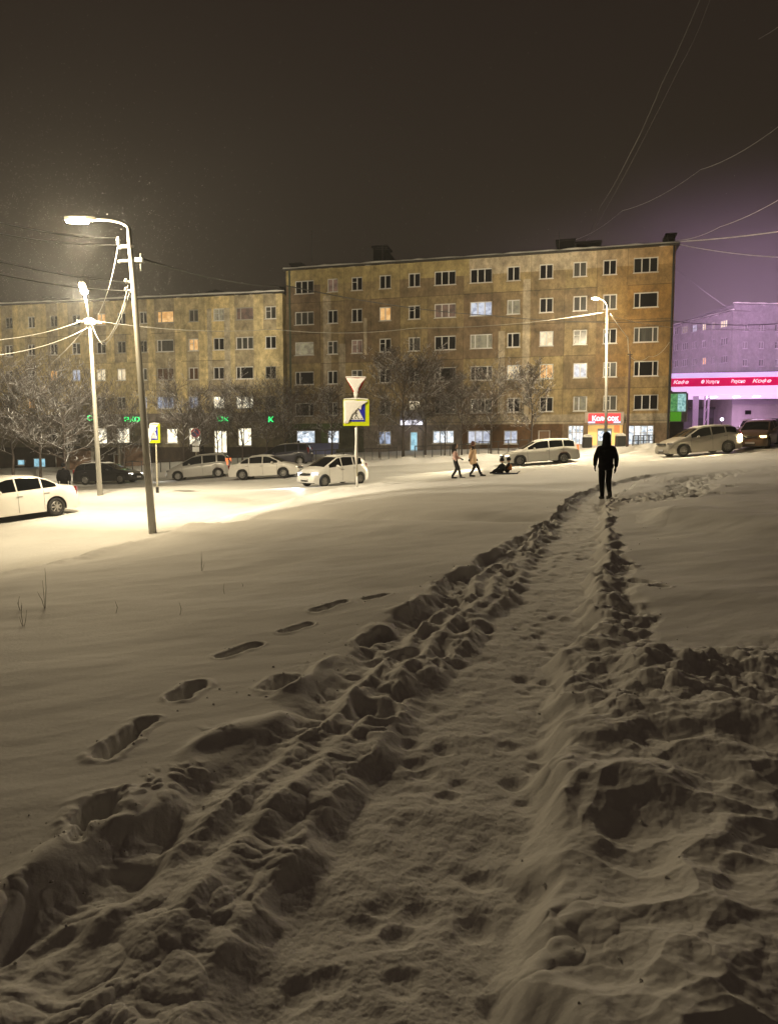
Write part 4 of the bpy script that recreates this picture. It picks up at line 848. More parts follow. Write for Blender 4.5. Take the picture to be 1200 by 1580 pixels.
# ------------------------------------------------------------------ cars
TYRE = pmat('tyre', (.012, .012, .012), .85); RIM = pmat('alloy', (.28, .27, .26), .4, .6); CGL = pmat('car_glass', (.006, .007, .008), .06, spec=.6); BLK = pmat('black_plastic', (.015, .015, .015), .6)
PLATE = pmat('number_plate', (.6, .6, .6), .5)
def lerp_tab(tab, x):
    return float(np.interp(x, [t[0] for t in tab], [t[1] for t in tab]))
def make_car(spec, name, label, color, loc, heading, head=0.0, tail=0.0, headc=(1, .93, .8), group='cars on the snowy road', metal=.0, snow=True):
    L, W, wb, wr, top, belt, ws, rs, side = (spec[k] for k in ('L', 'W', 'wb', 'wr', 'top', 'belt', 'ws', 'rs', 'side'))
    # rest the car on the slope
    c, s_ = math.cos(heading), math.sin(heading); xf = loc[0] + c * 1.3; yf = loc[1] + s_ * 1.3; xr = loc[0] - c * 1.3; yr = loc[1] - s_ * 1.3
    zf, zr = zb(xf, yf), zb(xr, yr); root = empty(name, (loc[0], loc[1], (zf + zr) / 2 - .02), heading, label, 'car', group); pitch = -math.atan2(zf - zr, 2.6)
    root.rotation_euler = (Matrix.Rotation(heading, 4, 'Z') @ Matrix.Rotation(pitch, 4, 'Y')).to_euler()
    paint = pmat('car_paint_%d_%d_%d' % tuple(int(v * 100) for v in color), color, .32, metal, coat=.6, noise=(1.2, .06, (1, 1, 1)))
    xw = (wb[0], wb[1])     # wheel centres (front, rear), car nose at +L/2
    xs = set(np.round(np.linspace(-L / 2, L / 2, int(L / .075)), 3))
    for t in (-.5, .5): 
        for d in (.02, .05, .09, .14, .2): xs.add(round(t * L - math.copysign(d, t), 3))
    for a in list(ws) + list(rs) + [q for w in side for q in w]: xs.add(round(a, 3))
    R_ = wr + .075
    for x0 in xw:
        for k in range(13): xs.add(round(x0 + R_ * math.cos(math.pi * k / 12), 3))
    xs = sorted(xs); xs = [x for i, x in enumerate(xs) if i == 0 or x - xs[i - 1] > .004]
    rings = []
    for x in xs:
        e = min(L / 2 - abs(x), .9) / .9; w = W / 2 * (1 - .17 * (1 - e) ** 2.6 - (.05 if L / 2 - abs(x) < .03 else 0)); zt = lerp_tab(top, x); zbv = min(lerp_tab(belt, x), zt - .035)
        lo = .20 + (.05 if L / 2 - abs(x) < .1 else 0)
        for x0 in xw:
            if abs(x - x0) < R_: lo = max(lo, wr + math.sqrt(max(R_ * R_ - (x - x0) ** 2, 0)) - .01)
        lo = min(lo, zbv - .05); h = zt - zbv; wt = w * .955 - min(.34 * h, .30) if h > .08 else w * .90
        if h <= .08: wt = w * .90
        m1 = lo + .38 * (zbv - lo); m2 = lo + .72 * (zbv - lo)
        rp_ = [(w * .965, lo), (w * .995, m1), (w, m2), (w * .985, zbv - .02), (w * .955, zbv), (w * .945, zbv + min(.04, h * .2)), (wt + .03 * min(1, h * 3), zt - min(.075, h * .35)), (wt - .05, zt - min(.025, h * .2)), (wt * .55, zt), (0, zt + .012)]
        rings.append(rp_)
    n = len(rings[0]); V = []
    for x, rg in zip(xs, rings):
        V += [(x, y, z) for y, z in rg] + [(x, -y, z) for y, z in rg[-2::-1]]
    m = 2 * n - 1; body = MB(); gl = MB(); body.v = V[:]; gl.v = V[:]
    def isglass(xm, j):
        jj = j if j < n - 1 else 2 * n - 3 - j
        if jj == 5: return any(a < xm < b for a, b in side)
        if jj >= 7: return ws[0] < xm < ws[1] or rs[0] < xm < rs[1]
        return False
    for i in range(len(xs) - 1):
        xm = (xs[i] + xs[i + 1]) / 2
        for j in range(m - 1):
            f = (i * m + j, (i + 1) * m + j, (i + 1) * m + j + 1, i * m + j + 1)
            (gl if isglass(xm, j) else body).f.append(f)
    body.f.append(tuple(range(m))); body.f.append(tuple((len(xs) - 1) * m + k for k in range(m - 1, -1, -1)))
    def clean(mb):
        u = sorted({i for f in mb.f for i in f}); mp = {o: k for k, o in enumerate(u)}; mb.v = [mb.v[i] for i in u]; mb.f = [tuple(mp[i] for i in f) for f in mb.f]
    clean(body); clean(gl)
    body.build('body', paint, root, smooth=True); gl.build('window_glass', CGL, root, smooth=True)
    ub = MB(); ub.box(-L / 2 + .15, L / 2 - .15, -W / 2 + .26, W / 2 - .26, .19, .62); ub.box(-L / 2 + .9, L / 2 - .9, -W / 2 + .10, W / 2 - .10, .19, .45); ub.build('underbody', BLK, root)
    for x0 in xw:
        for sd in (1, -1):
            M = Matrix.Translation((x0, sd * (W / 2 - .02), wr)) @ Matrix.Rotation(math.radians(-90 * sd), 4, 'X')
            t = MB(); rr = wr * .66; t.lathe([(rr, -.2), (wr * .95, -.2), (wr, -.16), (wr, -.04), (wr * .95, 0), (rr + .02, .0), (rr, -.03), (rr, -.2)], 28, M); w_ = t.build('wheel', TYRE, root, smooth=True)
            r_ = MB(); r_.lathe([(rr, -.03), (rr * .9, -.01), (rr * .86, -.04), (rr * .84, -.10), (0, -.10)], 24, M)
            for k in range(spec.get('spokes', 7)):
                a = 2 * math.pi * k / spec.get('spokes', 7); Q = M @ Matrix.Rotation(a, 4, 'Z'); r_.box(.03, rr * .9, -.022, .022, -.06, -.02, Q)
            r_.lathe([(.06, -.05), (.06, -.01), (0, -.005)], 10, M); r_.build('rim', RIM, w_, smooth=False)
    # lamps
    hz = spec.get('hz', .66); tz = spec.get('tz', .78); zin = lerp_tab(top, L / 2 - .25)
    for sd in (1, -1):
        b = MB(); Q = Matrix.Translation((L / 2 - .22, sd * (W / 2 - .28), hz)) @ Matrix.Rotation(sd * math.radians(-30), 4, 'Z'); b.prism([(-.16, -.13), (.10, -.13), (.13, 0), (.10, .13), (-.16, .16)], -.06, .06, Q)
        b.build('headlight', pmat('headlight_on_%d' % int(head * 10 + 100 * headc[2]), (.5, .5, .5), .15, emis=headc, estr=head) if head else pmat('headlight_off', (.35, .35, .36), .12, .3), root)
        b = MB(); tw, th = spec.get('tail', (.10, .14)); Q = Matrix.Translation((-L / 2 + .17, sd * (W / 2 - .20), tz)) @ Matrix.Rotation(sd * math.radians(24), 4, 'Z'); b.prism([(-.10, -.13), (-.07, .10), (.02, .112), (.10, -.13)] if sd > 0 else [(-.10, .13), (.10, .13), (.02, -.112), (-.07, -.10)], -th, th, Q)
        b.build('tail_light', pmat('tail_on', (.3, .02, .01), .3, emis=(1, .16, .04), estr=tail) if tail else pmat('tail_off', (.16, .012, .012), .25), root)
        xm = ws[0] + .15; b = MB(); q = Matrix.Translation((min(side[-1][1] - .12, xm), sd * (W / 2 + .07), lerp_tab(belt, xm) + .07)); b.lathe([(0, -.11), (.07, -.08), (.09, 0), (.07, .08), (0, .11)], 10, q @ Matrix.Rotation(math.radians(90), 4, 'X') @ Matrix.Scale(.85, 4)); b.build('mirror', paint, root, smooth=True)
        for xh in spec.get('handles', (-.15, -1.05)):
            b = MB(); zz = lerp_tab(belt, xh) - .13; b.box(xh - .1, xh + .1, sd * (W / 2 + .005) - .015, sd * (W / 2 + .005) + .015, zz - .012, zz + .012); b.build('door_handle', pmat('chrome', (.5, .5, .5), .2, 1.0), root)
    b = MB(); b.box(L / 2 - .03, L / 2 + .012, -.30, .30, .30, .44); b.box(L / 2 - .10, L / 2 - .0, -.42, .42, hz - .07, hz + .04); b.build('grille', BLK, root)
    b = MB(); b.box(L / 2 + .013, L / 2 + .025, -.26, .26, .38, .49); b.build('number_plate', PLATE, root)
    b = MB(); b.box(-L / 2 - .02, -L / 2 + .02, -.26, .26, spec.get('pz', .75), spec.get('pz', .75) + .11); b.build('number_plate', PLATE, root)
    for xd in spec.get('seams', (.75, -.35)):
        b = MB()
        for sd in (1, -1):
            zt = lerp_tab(belt, xd) - .03; k = 6
            for i in range(k):
                za = .27 + (zt - .27) * i / k; zc = .27 + (zt - .27) * (i + 1) / k; y = sd * (W / 2 * 1.0 + .0015); b.add([(xd - .006, y, za), (xd + .006, y, za), (xd + .006, y, zc), (xd - .006, y, zc)], [(0, 1, 2, 3)])
        b.build('door_seam', BLK, root)
    if snow:
        sn = MB(); xa = [x for x in xs if rs[1] + .1 < x < ws[0] - .1]; 
        if len(xa) > 3:
            prs = []
            for x in xa: zt = lerp_tab(top, x); h = zt - lerp_tab(belt, x); wt = W / 2 * .955 - min(.34 * h, .30) - .05; prs.append((x, wt, zt))
            vs = []; fs = []; k = 7
            for i, (x, wt, zt) in enumerate(prs):
                for j in range(k):
                    y = -wt + 2 * wt * j / (k - 1); ed = min(1, min(i, len(prs) - 1 - i) / 2) * (1 - abs(2 * j / (k - 1) - 1) ** 4); vs.append((x, y, zt - .012 + ed * (.04 + .02 * rnd.random()) + .008))
            for i in range(len(prs) - 1):
                for j in range(k - 1): fs.append((i * k + j, (i + 1) * k + j, (i + 1) * k + j + 1, i * k + j + 1))
            sn.add(vs, fs); sn.build('snow_cover', RIME, root, smooth=True)
    return root
SED = dict(L=4.55, W=1.74, wb=(1.33, -1.30), wr=.31, top=[(-2.275, .60), (-2.26, .78), (-2.22, .93), (-2.05, 1.00), (-1.60, 1.04), (-1.05, 1.33), (-.75, 1.42), (-.2, 1.465), (.3, 1.44), (.55, 1.37), (1.28, 1.00), (1.6, .93), (2.0, .80), (2.2, .66), (2.275, .52)],
           belt=[(-2.275, .55), (-2.2, .80), (-1.5, .97), (0, .93), (1.2, .90), (1.8, .8), (2.275, .5)], ws=(.55, 1.26), rs=(-1.55, -.98), side=[(-1.35, -.86), (-.80, .02), (.07, 1.0)], hz=.62, tz=.80, handles=(.0, -.95), seams=(.98, .05, -.85))
HATCH = dict(L=3.98, W=1.70, wb=(1.25, -1.30), wr=.30, top=[(-1.99, .50), (-1.975, .8), (-1.93, .95), (-1.72, 1.30), (-1.5, 1.43), (-.9, 1.51), (-.2, 1.53), (.25, 1.48), (1.25, 1.02), (1.6, .90), (1.88, .70), (1.99, .48)],
             belt=[(-1.99, .48), (-1.9, .9), (-1.4, 1.02), (0, .97), (1.2, .90), (1.6, .8), (1.99, .45)], ws=(.27, 1.22), rs=(-1.9, -1.55), side=[(-1.45, -.85), (-.78, .0), (.06, .92)], hz=.68, tz=.9, tail=(.1, .17), handles=(.0, -.85), seams=(.95, .03, -.82))
VAN = dict(L=4.3, W=1.70, wb=(1.35, -1.35), wr=.31, top=[(-2.15, .5), (-2.13, .9), (-2.08, 1.1), (-1.9, 1.45), (-1.75, 1.55), (-1.0, 1.61), (-.2, 1.61), (.3, 1.55), (1.35, 1.06), (1.7, .93), (2.0, .72), (2.15, .5)],
           belt=[(-2.15, .48), (-2.05, .98), (-1.4, 1.03), (0, .98), (1.3, .90), (1.8, .8), (2.15, .46)], ws=(.35, 1.32), rs=(-2.07, -1.8), side=[(-1.9, -1.38), (-1.28, -.40), (-.32, .95)], hz=.70, tz=1.0, tail=(.1, .24), handles=(-.3, -1.2), seams=(1.0, -.35, -1.3))
WAG = dict(L=4.75, W=1.76, wb=(1.42, -1.33), wr=.32, top=[(-2.375, .5), (-2.35, .9), (-2.25, 1.08), (-1.98, 1.38), (-1.7, 1.46), (-.8, 1.51), (.0, 1.49), (.35, 1.43), (1.25, 1.00), (1.7, .92), (2.15, .76), (2.3, .64), (2.375, .5)],
           belt=[(-2.375, .48), (-2.25, .92), (-1.4, .99), (0, .95), (1.2, .90), (1.9, .8), (2.375, .46)], ws=(.38, 1.22), rs=(-2.24, -1.95), side=[(-2.0, -1.35), (-1.28, -.45), (-.38, .9)], hz=.64, tz=.92, tail=(.1, .14), handles=(-.3, -1.2), seams=(.95, -.4, -1.3))
SUV = dict(L=4.75, W=1.84, wb=(1.42, -1.38), wr=.365, top=[(-2.375, .62), (-2.35, 1.0), (-2.25, 1.2), (-1.95, 1.55), (-1.65, 1.63), (-.8, 1.69), (0, 1.68), (.35, 1.61), (1.25, 1.14), (1.7, 1.03), (2.12, .88), (2.3, .72), (2.375, .56)],
           belt=[(-2.375, .58), (-2.25, 1.08), (-1.4, 1.20), (0, 1.07), (1.2, 1.0), (1.9, .9), (2.375, .52)], ws=(.38, 1.22), rs=(-2.24, -1.95), side=[(-1.95, -1.30), (-1.22, -.42), (-.34, .9)], hz=.80, tz=1.08, tail=(.1, .18), handles=(-.3, -1.2), seams=(.95, -.38, -1.3), spokes=10)
def X(px, Y): return at(px, 700, Y).x
WHITE = (.72, .71, .69)
rad = math.radians
hd = rad(238); hx, hy = math.cos(hd), math.sin(hd); wx_, wy_ = X(86, 24.4), 24.4
make_car(SED, 'parked_car', 'white sedan cut by the left edge on the bright snow, nose out of the picture', (.72, .70, .66), (wx_ + hx * 1.3 - (-hy) * .85, wy_ + hy * 1.3 - hx * .85), hd, snow=False)
make_car(WAG, 'parked_car', 'black wagon with bright headlights behind the globe lamp pole', (.010, .010, .012), (X(167, 50.6), 50.6), rad(-12), head=6)
make_car(VAN, 'parked_car', 'silver minivan with a glowing orange tail light', (.42, .41, .39), (X(309, 49), 49), rad(172 + 12), tail=2.5, metal=.3)
make_car(SED, 'parked_car', 'white sedan seen from the side, just left of the hatchback', (.62, .60, .56), (X(411, 45), 45.0), rad(-8), head=3, headc=(1, .75, .5))
make_car(HATCH, 'parked_car', 'white hatchback with blue-white headlights passing behind the crossing sign', WHITE, (X(514, 36.4), 36.4), rad(180 + 44), head=9, headc=(.75, .82, 1.0)).scale = (.92, .94, .98)
make_car(WAG, 'parked_car', 'white wagon heading left behind the sitting child', (.66, .64, .58), (X(832, 44.6), 44.6), rad(180 + 4), head=7, headc=(1, .86, .62), tail=.8)
make_car(SUV, 'parked_car', 'silver crossover parked at the right with ten spoke wheels', (.46, .43, .38), (X(1077, 43), 43.0), rad(180 + 7), metal=.35)
make_car(SUV, 'parked_car', 'brown car with amber headlights cut by the right edge', (.16, .10, .06), (X(1177, 44.5), 45.2), rad(180 + 52), head=5, headc=(1, .66, .28), snow=False)
make_car(VAN, 'parked_car', 'snow covered car standing under the canopy in pink light', (.62, .6, .62), (X(1156, 57), 57.0), rad(180 + 60), snow=True)
make_car(VAN, 'parked_car', 'dark van with a snowy roof half hidden behind the white sedan, beside the yellow block', (.03, .03, .05), (X(438, 52.6), 52.6), rad(176), snow=True)
# beams of the lit cars
spot('headlight_beam', (X(766, 44.4), 44.2, zb(X(785, 44.6), 44.6) + .75), (X(560, 36), 36, .1), 9000, 46, .8, (1, .84, .55), .08)
spot('headlight_beam', (21.4, 42.6, zb(X(1160, 43), 43) + .8), (X(700, 37), 37.0, .5), 13000, 48, .8, (1, .78, .42), .08)
spot('headlight_beam', (-4.4, 34.7, zb(X(470, 35), 35) + .7), (X(330, 28), 27, -.8), 500, 70, .8, (.85, .9, 1), .08)
spot('headlight_beam', (-17.2, 50.0, zb(X(217, 50), 50) + .7), (X(330, 46), 46, -.6), 250, 60, .8, (1, .95, .85), .08)
# ------------------------------------------------------------------ people
SKIN = pmat('skin', (.45, .28, .20), .6); BLACKC = pmat('black_cloth', (.008, .008, .010), .95, noise=(8, .3, (1, 1, 1)), spec=.1); HAIR = pmat('dark_hair', (.012, .009, .008), .7)
def skin(name, V, E, Rr, mat, parent, sub=2, root=0):
    me = bpy.data.meshes.new(name); me.from_pydata([tuple(v) for v in V], E, []); o = bpy.data.objects.new(name, me); link(o)
    md = o.modifiers.new('s', 'SKIN'); md.use_smooth_shade = True; sb = o.modifiers.new('u', 'SUBSURF'); sb.levels = sub; sb.render_levels = sub
    me.skin_vertices[0].data.foreach_set('radius', [c for r in Rr for c in ((r, r) if not isinstance(r, tuple) else r)])
    for i, sv in enumerate(me.skin_vertices[0].data): sv.use_root = (i == root)
    dg = bpy.context.evaluated_depsgraph_get(); m2 = bpy.data.meshes.new_from_object(o.evaluated_get(dg)); bpy.data.objects.remove(o); m2.name = name
    m2.materials.clear(); m2.materials.append(mat); m2.polygons.foreach_set('use_smooth', [True] * len(m2.polygons)); r = bpy.data.objects.new(name, m2); link(r); r.parent = parent; return r
def head_mesh(parent, c, turn=0.0, s=1.0, hood=None):
    """face with nose, brow, chin, ears; child of the person body"""
    M = Matrix.Translation(c) @ Matrix.Rotation(turn, 4, 'Z') @ Matrix.Scale(s, 4)
    b = MB(); prof = [(0, -.118), (.035, -.112), (.055, -.085), (.066, -.045), (.074, 0), (.078, .045), (.070, .085), (.045, .112), (0, .122)]
    n = 16; vs = []; fs = []
    for (r, h) in prof:
        for k in range(n):
            a = 2 * math.pi * k / n; x = r * math.cos(a); y = r * math.sin(a) * 1.22; 
            if math.sin(a) < -.9 and -.05 < h < .02: y -= .018   # nose
            if math.sin(a) < -.6 and h < -.08: y -= .008
            vs.append(M @ Vector((x, y, h)))
    for i in range(len(prof) - 1):
        for k in range(n): k2 = (k + 1) % n; fs.append((i * n + k, i * n + k2, (i + 1) * n + k2, (i + 1) * n + k))
    b.add(vs, fs)
    for sd in (1, -1): b.lathe([(0, -.012), (.026, -.008), (.03, 0), (.02, .01), (0, .012)], 8, M @ Matrix.Translation((sd * .078, .005, -.005)) @ Matrix.Rotation(math.radians(90), 4, 'Y'))
    h = b.build('head', SKIN, parent, smooth=True)
    e = MB()
    for sd in (1, -1): e.lathe([(0, -.006), (.011, 0), (0, .006)], 8, M @ Matrix.Translation((sd * .030, -.088, .008)) @ Matrix.Rotation(math.radians(90), 4, 'X'))
    e.build('eye', pmat('eye_dark', (.02, .015, .01), .2), h); e2 = MB(); e2.box(-.022, .022, -.097, -.088, -.062, -.054, M); e2.build('mouth', pmat('lips', (.3, .12, .10), .5), h)
    return h
def person(loc, face, label, H=1.75, pose=None, coat=None, coat_col=BLACKC, trouser=BLACKC, coat_len=.78, hat=None, hood=False, fingers=False, fat=1.0, group=None, arms=((.28, .0), (-.28, .0))):
    """local frame: facing -y. pose: feet offsets ((x,y,lift),(x,y,lift)); arms: ((swing fwd),(swing))"""
    root = empty('person', loc, face, label, 'person', group); k = H / 1.75
    (fl, fr) = pose or ((.10, 0, 0), (-.10, 0, 0))
    V = [(0, 0, .95), (0, 0, 1.15), (0, .01, 1.34), (0, .015, 1.46), (0, -.005, 1.56)]; Rr = [(.135, .11), (.13, .10), (.15, .11), (.06, .06), (.055, .055)]; E = [(0, 1), (1, 2), (2, 3), (3, 4)]
    for sd, f in ((1, fl), (-1, fr)):
        n = len(V); hx = sd * .095; kx = (hx + f[0]) / 2; ky = f[1] / 2 - .05 - (.10 if f[1] > .1 else 0)
        V += [(hx, 0, .88), (kx, ky, .48 + f[2] * .5), (f[0], f[1] + .02, .09 + f[2]), (f[0] + .01 * sd, f[1] - .06, .045 + f[2]), (f[0] + .02 * sd, f[1] - .18, .035 + f[2] * .6)]; Rr += [.112, .082, .058, .055, .042]; E += [(0, n), (n, n + 1), (n + 1, n + 2), (n + 2, n + 3), (n + 3, n + 4)]
    hands = []
    for sd, (sw, bend) in ((1, arms[0]), (-1, arms[1])):
        n = len(V); sh = Vector((sd * .185 * fat, .01, 1.40)); el = sh + Vector((sd * .045, -math.sin(sw) * .28, -math.cos(sw) * .28)); hd = el + Vector((-sd * .01, -math.sin(sw + bend) * .25, -math.cos(sw + bend) * .25))
        V += [sh, el, hd, hd + (hd - el).normalized() * .07]; Rr += [.055, .042, .028, (.035, .02)]; E += [(2, n), (n, n + 1), (n + 1, n + 2), (n + 2, n + 3)]; hands.append((n + 3, hd + (hd - el).normalized() * .09, (hd - el).normalized(), sd))
    if fingers:
        for (hi, p, d, sd) in hands:
            for j, ln in enumerate((.062, .074, .070, .055)):
                n = len(V); off = Vector((0, -.027 + j * .018, 0)); V += [p + off + d * .01, p + off + d * ln * .6 + Vector((-sd * .008, 0, 0)), p + off + d * ln + Vector((-sd * .025, 0, 0))]; Rr += [.010, .009, .0075]; E += [(hi, n), (n, n + 1), (n + 1, n + 2)]
            n = len(V); V += [p + Vector((-sd * .012, -.045, .03)) + d * .0, p + Vector((-sd * .02, -.06, .0)) + d * .03]; Rr += [.011, .009]; E += [(hi, n), (n, n + 1)]
    V = [Vector(v) * k for v in V]; Rr = [((r[0] * k, r[1] * k) if isinstance(r, tuple) else r * k) for r in Rr]
    body = skin('body', V, E, Rr, trouser, root, 1)
    hc = Vector((0, -.015, 1.655)) * k; head_mesh(root, hc, 0, k)
    g = MB()
    for (hi, p, d, sd) in hands: g.lathe([(0, -.05), (.038, -.03), (.042, .01), (.03, .05), (0, .065)], 8, Matrix.Translation(Vector(p) * k) @ (-d).to_track_quat('Z', 'Y').to_matrix().to_4x4()) if not fingers else None
    if g.v: g.build('glove', BLACKC, root, smooth=True)
    # coat: torso tube flared to the hem, two sleeves
    zh = coat_len; Vc = [(0, 0, zh), (0, 0, (zh + 1.15) / 2), (0, 0, 1.15), (0, .01, 1.33), (0, .015, 1.44)]; Rc = [(.20 * fat, .16 * fat), (.195 * fat, .16 * fat), (.18 * fat, .145 * fat), (.16 * fat, .125 * fat), (.12, .11)]; Ec = [(0, 1), (1, 2), (2, 3), (3, 4)]
    for sd, (sw, bend) in ((1, arms[0]), (-1, arms[1])):
        n = len(Vc); sh = Vector((sd * .165 * fat, .01, 1.365)); el = Vector((sd * .19 * fat, .01, 1.40)) + Vector((sd * .045, -math.sin(sw) * .28, -math.cos(sw) * .28)); hd = el + Vector((-sd * .01, -math.sin(sw + bend) * .25, -math.cos(sw + bend) * .25)); Vc += [sh, el, hd]; Rc += [.078, .07, .052]; Ec += [(3, n), (n, n + 1), (n + 1, n + 2)]
    Vc = [Vector(v) * k for v in Vc]; Rc = [((r[0] * k, r[1] * k) if isinstance(r, tuple) else r * k) for r in Rc]
    skin('coat', Vc, Ec, Rc, coat_col, root, 2, root=2)
    if hood:
        b = MB(); b.lathe([(.135, -.24), (.115, -.14), (.108, -.03), (.108, .05), (.088, .11), (.045, .145), (0, .155)], 14, Matrix.Translation(hc + Vector((0, .025, 0))) @ Matrix.Scale(k, 4)); b.build('hood', coat_col, root, smooth=True)
    if hat is not None:
        b = MB(); b.lathe([(.070, -.075), (.088, -.04), (.094, .0), (.098, .04), (.09, .09), (.06, .13), (.0, .145)], 14, Matrix.Translation(hc + Vector((0, .022, .0))) @ Matrix.Scale(k, 4)); b.build('hat', hat, root, smooth=True)
    sh_ = MB()
    for f in (fl, fr):
        q = Matrix.Scale(k, 4) @ Matrix.Translation((f[0], f[1] - .05, f[2] * .8)); sh_.lathe([(.055, 0), (.06, .03), (.055, .10), (.05, .2)], 10, q @ Matrix.Translation((0, .05, 0))); sh_.prism([(-.05, .09), (-.055, -.08), (-.04, -.16), (0, -.19), (.04, -.16), (.055, -.08), (.05, .09)], 0, .075, q)
    sh_.build('boots', BLK, root)
    return root
p = at(933, 762, 18.8); zz = gz(p.x, p.y)
PZ = pmat('black_jacket', (.006, .006, .008), .9, noise=(6, .3, (1, 1, 1)), spec=.15)
person((p.x, 18.8, zz - .03), math.radians(176), 'dark figure in a black hooded jacket walking away along the trodden snow path', 1.74, ((.05, -.12, 0), (-.085, .16, .04)), coat_col=PZ, coat_len=.77, hood=True, fingers=True, fat=1.16, arms=((.12, .35), (-.10, .15)))
p = at(702, 738, 34); W1 = pmat('pink_jacket', (.68, .45, .40), .8, noise=(7, .4, (1, 1, 1)))
person((p.x, 34, max(p.z, zb(p.x, 34)) - .01), math.radians(80), 'walking person in a short pinkish jacket, long dark hair and dark trousers', 1.62, ((.05, -.28, 0), (-.06, .14, 0)), coat_col=W1, coat_len=.92, hat=HAIR, trouser=pmat('charcoal_trousers', (.02, .02, .024), .9), arms=((.2, .9), (-.1, .5)))
o = MB(); q = Vector((0, .07, 1.46)); o.tube([q + Vector((0, 0, .14)), q + Vector((0, .03, -.02)), q + Vector((0, .05, -.3))], [.10, .10, .05], 8)
hr = [x for x in bpy.data.objects if x.get('label', '').startswith('walking person in a short')][0]; o.build('hair', HAIR, hr, smooth=True)
p = at(729, 735, 34.2); W2 = pmat('beige_coat', (.72, .50, .32), .85, noise=(6, .2, (1, 1, 1)))
person((p.x, 34.2, max(p.z, zb(p.x, 34.2)) - .01), math.radians(84), 'walking person in a long loose beige coat with a dark hat', 1.66, ((.05, -.42, .03), (-.05, .12, 0)), coat_col=W2, coat_len=.56, hat=pmat('brown_hat', (.10, .04, .03), .9), fat=1.25, arms=((.15, .4), (-.5, .35)))
# sitting child: folded legs forward
def sitter(loc, face, label, jk, tr):
    root = empty('person', loc, face, label, 'person'); k = .68
    V = [(0, 0, .14), (0, .0, .34), (0, -.02, .52), (0, -.02, .62), (0, -.03, .70)]; Rr = [(.15, .13), (.14, .12), (.15, .12), (.07, .07), (.06, .06)]; E = [(0, 1), (1, 2), (2, 3), (3, 4)]
    for sd in (1, -1):
        n = len(V); V += [(sd * .1, -.05, .15), (sd * .14, -.38, .30), (sd * .12, -.66, .09), (sd * .13, -.80, .10)]; Rr += [.10, .075, .055, .055]; E += [(0, n), (n, n + 1), (n + 1, n + 2), (n + 2, n + 3)]
        n = len(V); V += [(sd * .2, -.03, .56), (sd * .27, -.18, .36), (sd * .16, -.36, .30)]; Rr += [.075, .065, .045]; E += [(2, n), (n, n + 1), (n + 1, n + 2)]
    V = [Vector(v) * k * 1.15 for v in V]; Rr = [((r[0] * k * 1.2, r[1] * k * 1.2) if isinstance(r, tuple) else r * k * 1.25) for r in Rr]
    skin('body', V, E, Rr, tr, root, 1); Vc = [Vector((0, .0, .18)), Vector((0, 0, .36)), Vector((0, -.02, .53)), Vector((0, -.02, .62))]
    skin('jacket', [v * k * 1.15 for v in Vc], [(0, 1), (1, 2), (2, 3)], [(.26 * k, .24 * k), (.27 * k, .23 * k), (.25 * k, .22 * k), (.12 * k, .12 * k)], jk, root, 2)
    hc = Vector((0, -.03, .84)) * k * 1.15; head_mesh(root, hc, 0, .88); b = MB(); b.lathe([(.10, -.02), (.105, .04), (.09, .10), (.05, .14), (0, .15)], 12, Matrix.Translation(hc)); b.lathe([(0, -.03), (.035, 0), (0, .03)], 8, Matrix.Translation(hc + Vector((0, 0, .17)))); b.build('hat', BLACKC, root, smooth=True); return root
x = X(775, 34.3); sitter((x, 34.3, zb(x, 34.3) + .01), math.radians(-70), 'small dark dressed child sitting low on the snow, legs toward the walkers', BLACKC, BLACKC)
x2 = X(786, 34.5); sitter((x2, 34.6, zb(x2, 34.6) + .01), math.radians(-95), 'small child in an orange brown jacket sitting behind the dark one', pmat('orange_jacket', (.45, .15, .03), .8), BLACKC)
t = empty('sledge', ((x + x2) / 2, 34.42, zb(x, 34.4) + .01), math.radians(-4), 'low dark plastic sledge under the two sitting children', 'sledge'); b = MB(); b.prism([(-.55, -.24), (.55, -.24), (.6, 0), (.55, .24), (-.55, .24), (-.62, 0)], .0, .07); b.build('tray', pmat('sled_plastic', (.02, .03, .06), .4), t); b = MB(); b.tube([(.55, -.2, .07), (.68, 0, .16), (.55, .2, .07)], .012, 5); b.build('rope', BLK, t)
p = at(98, 715, 34); person((p.x, 34, p.z - 1.74), math.radians(185), 'broad dark figure seen from behind between the white sedan and the black wagon', 1.74, None, coat_len=.85, hat=BLACKC, fat=1.3, arms=((.05, .1), (-.05, .1)))
p = at(461, 690, 52.2); person((p.x, 52.2, gz(p.x, 52.2) - .03), math.radians(180), 'dark clothed person standing by the blue shop front', 1.68, None, hat=BLACKC, arms=((.1, .3), (0, .2)))
p = at(313, 690, 54.5); person((p.x, 54.5, gz(p.x, 54.5) - .03), math.radians(150), 'dark clothed person beside the no parking sign', 1.78, None, hood=True)

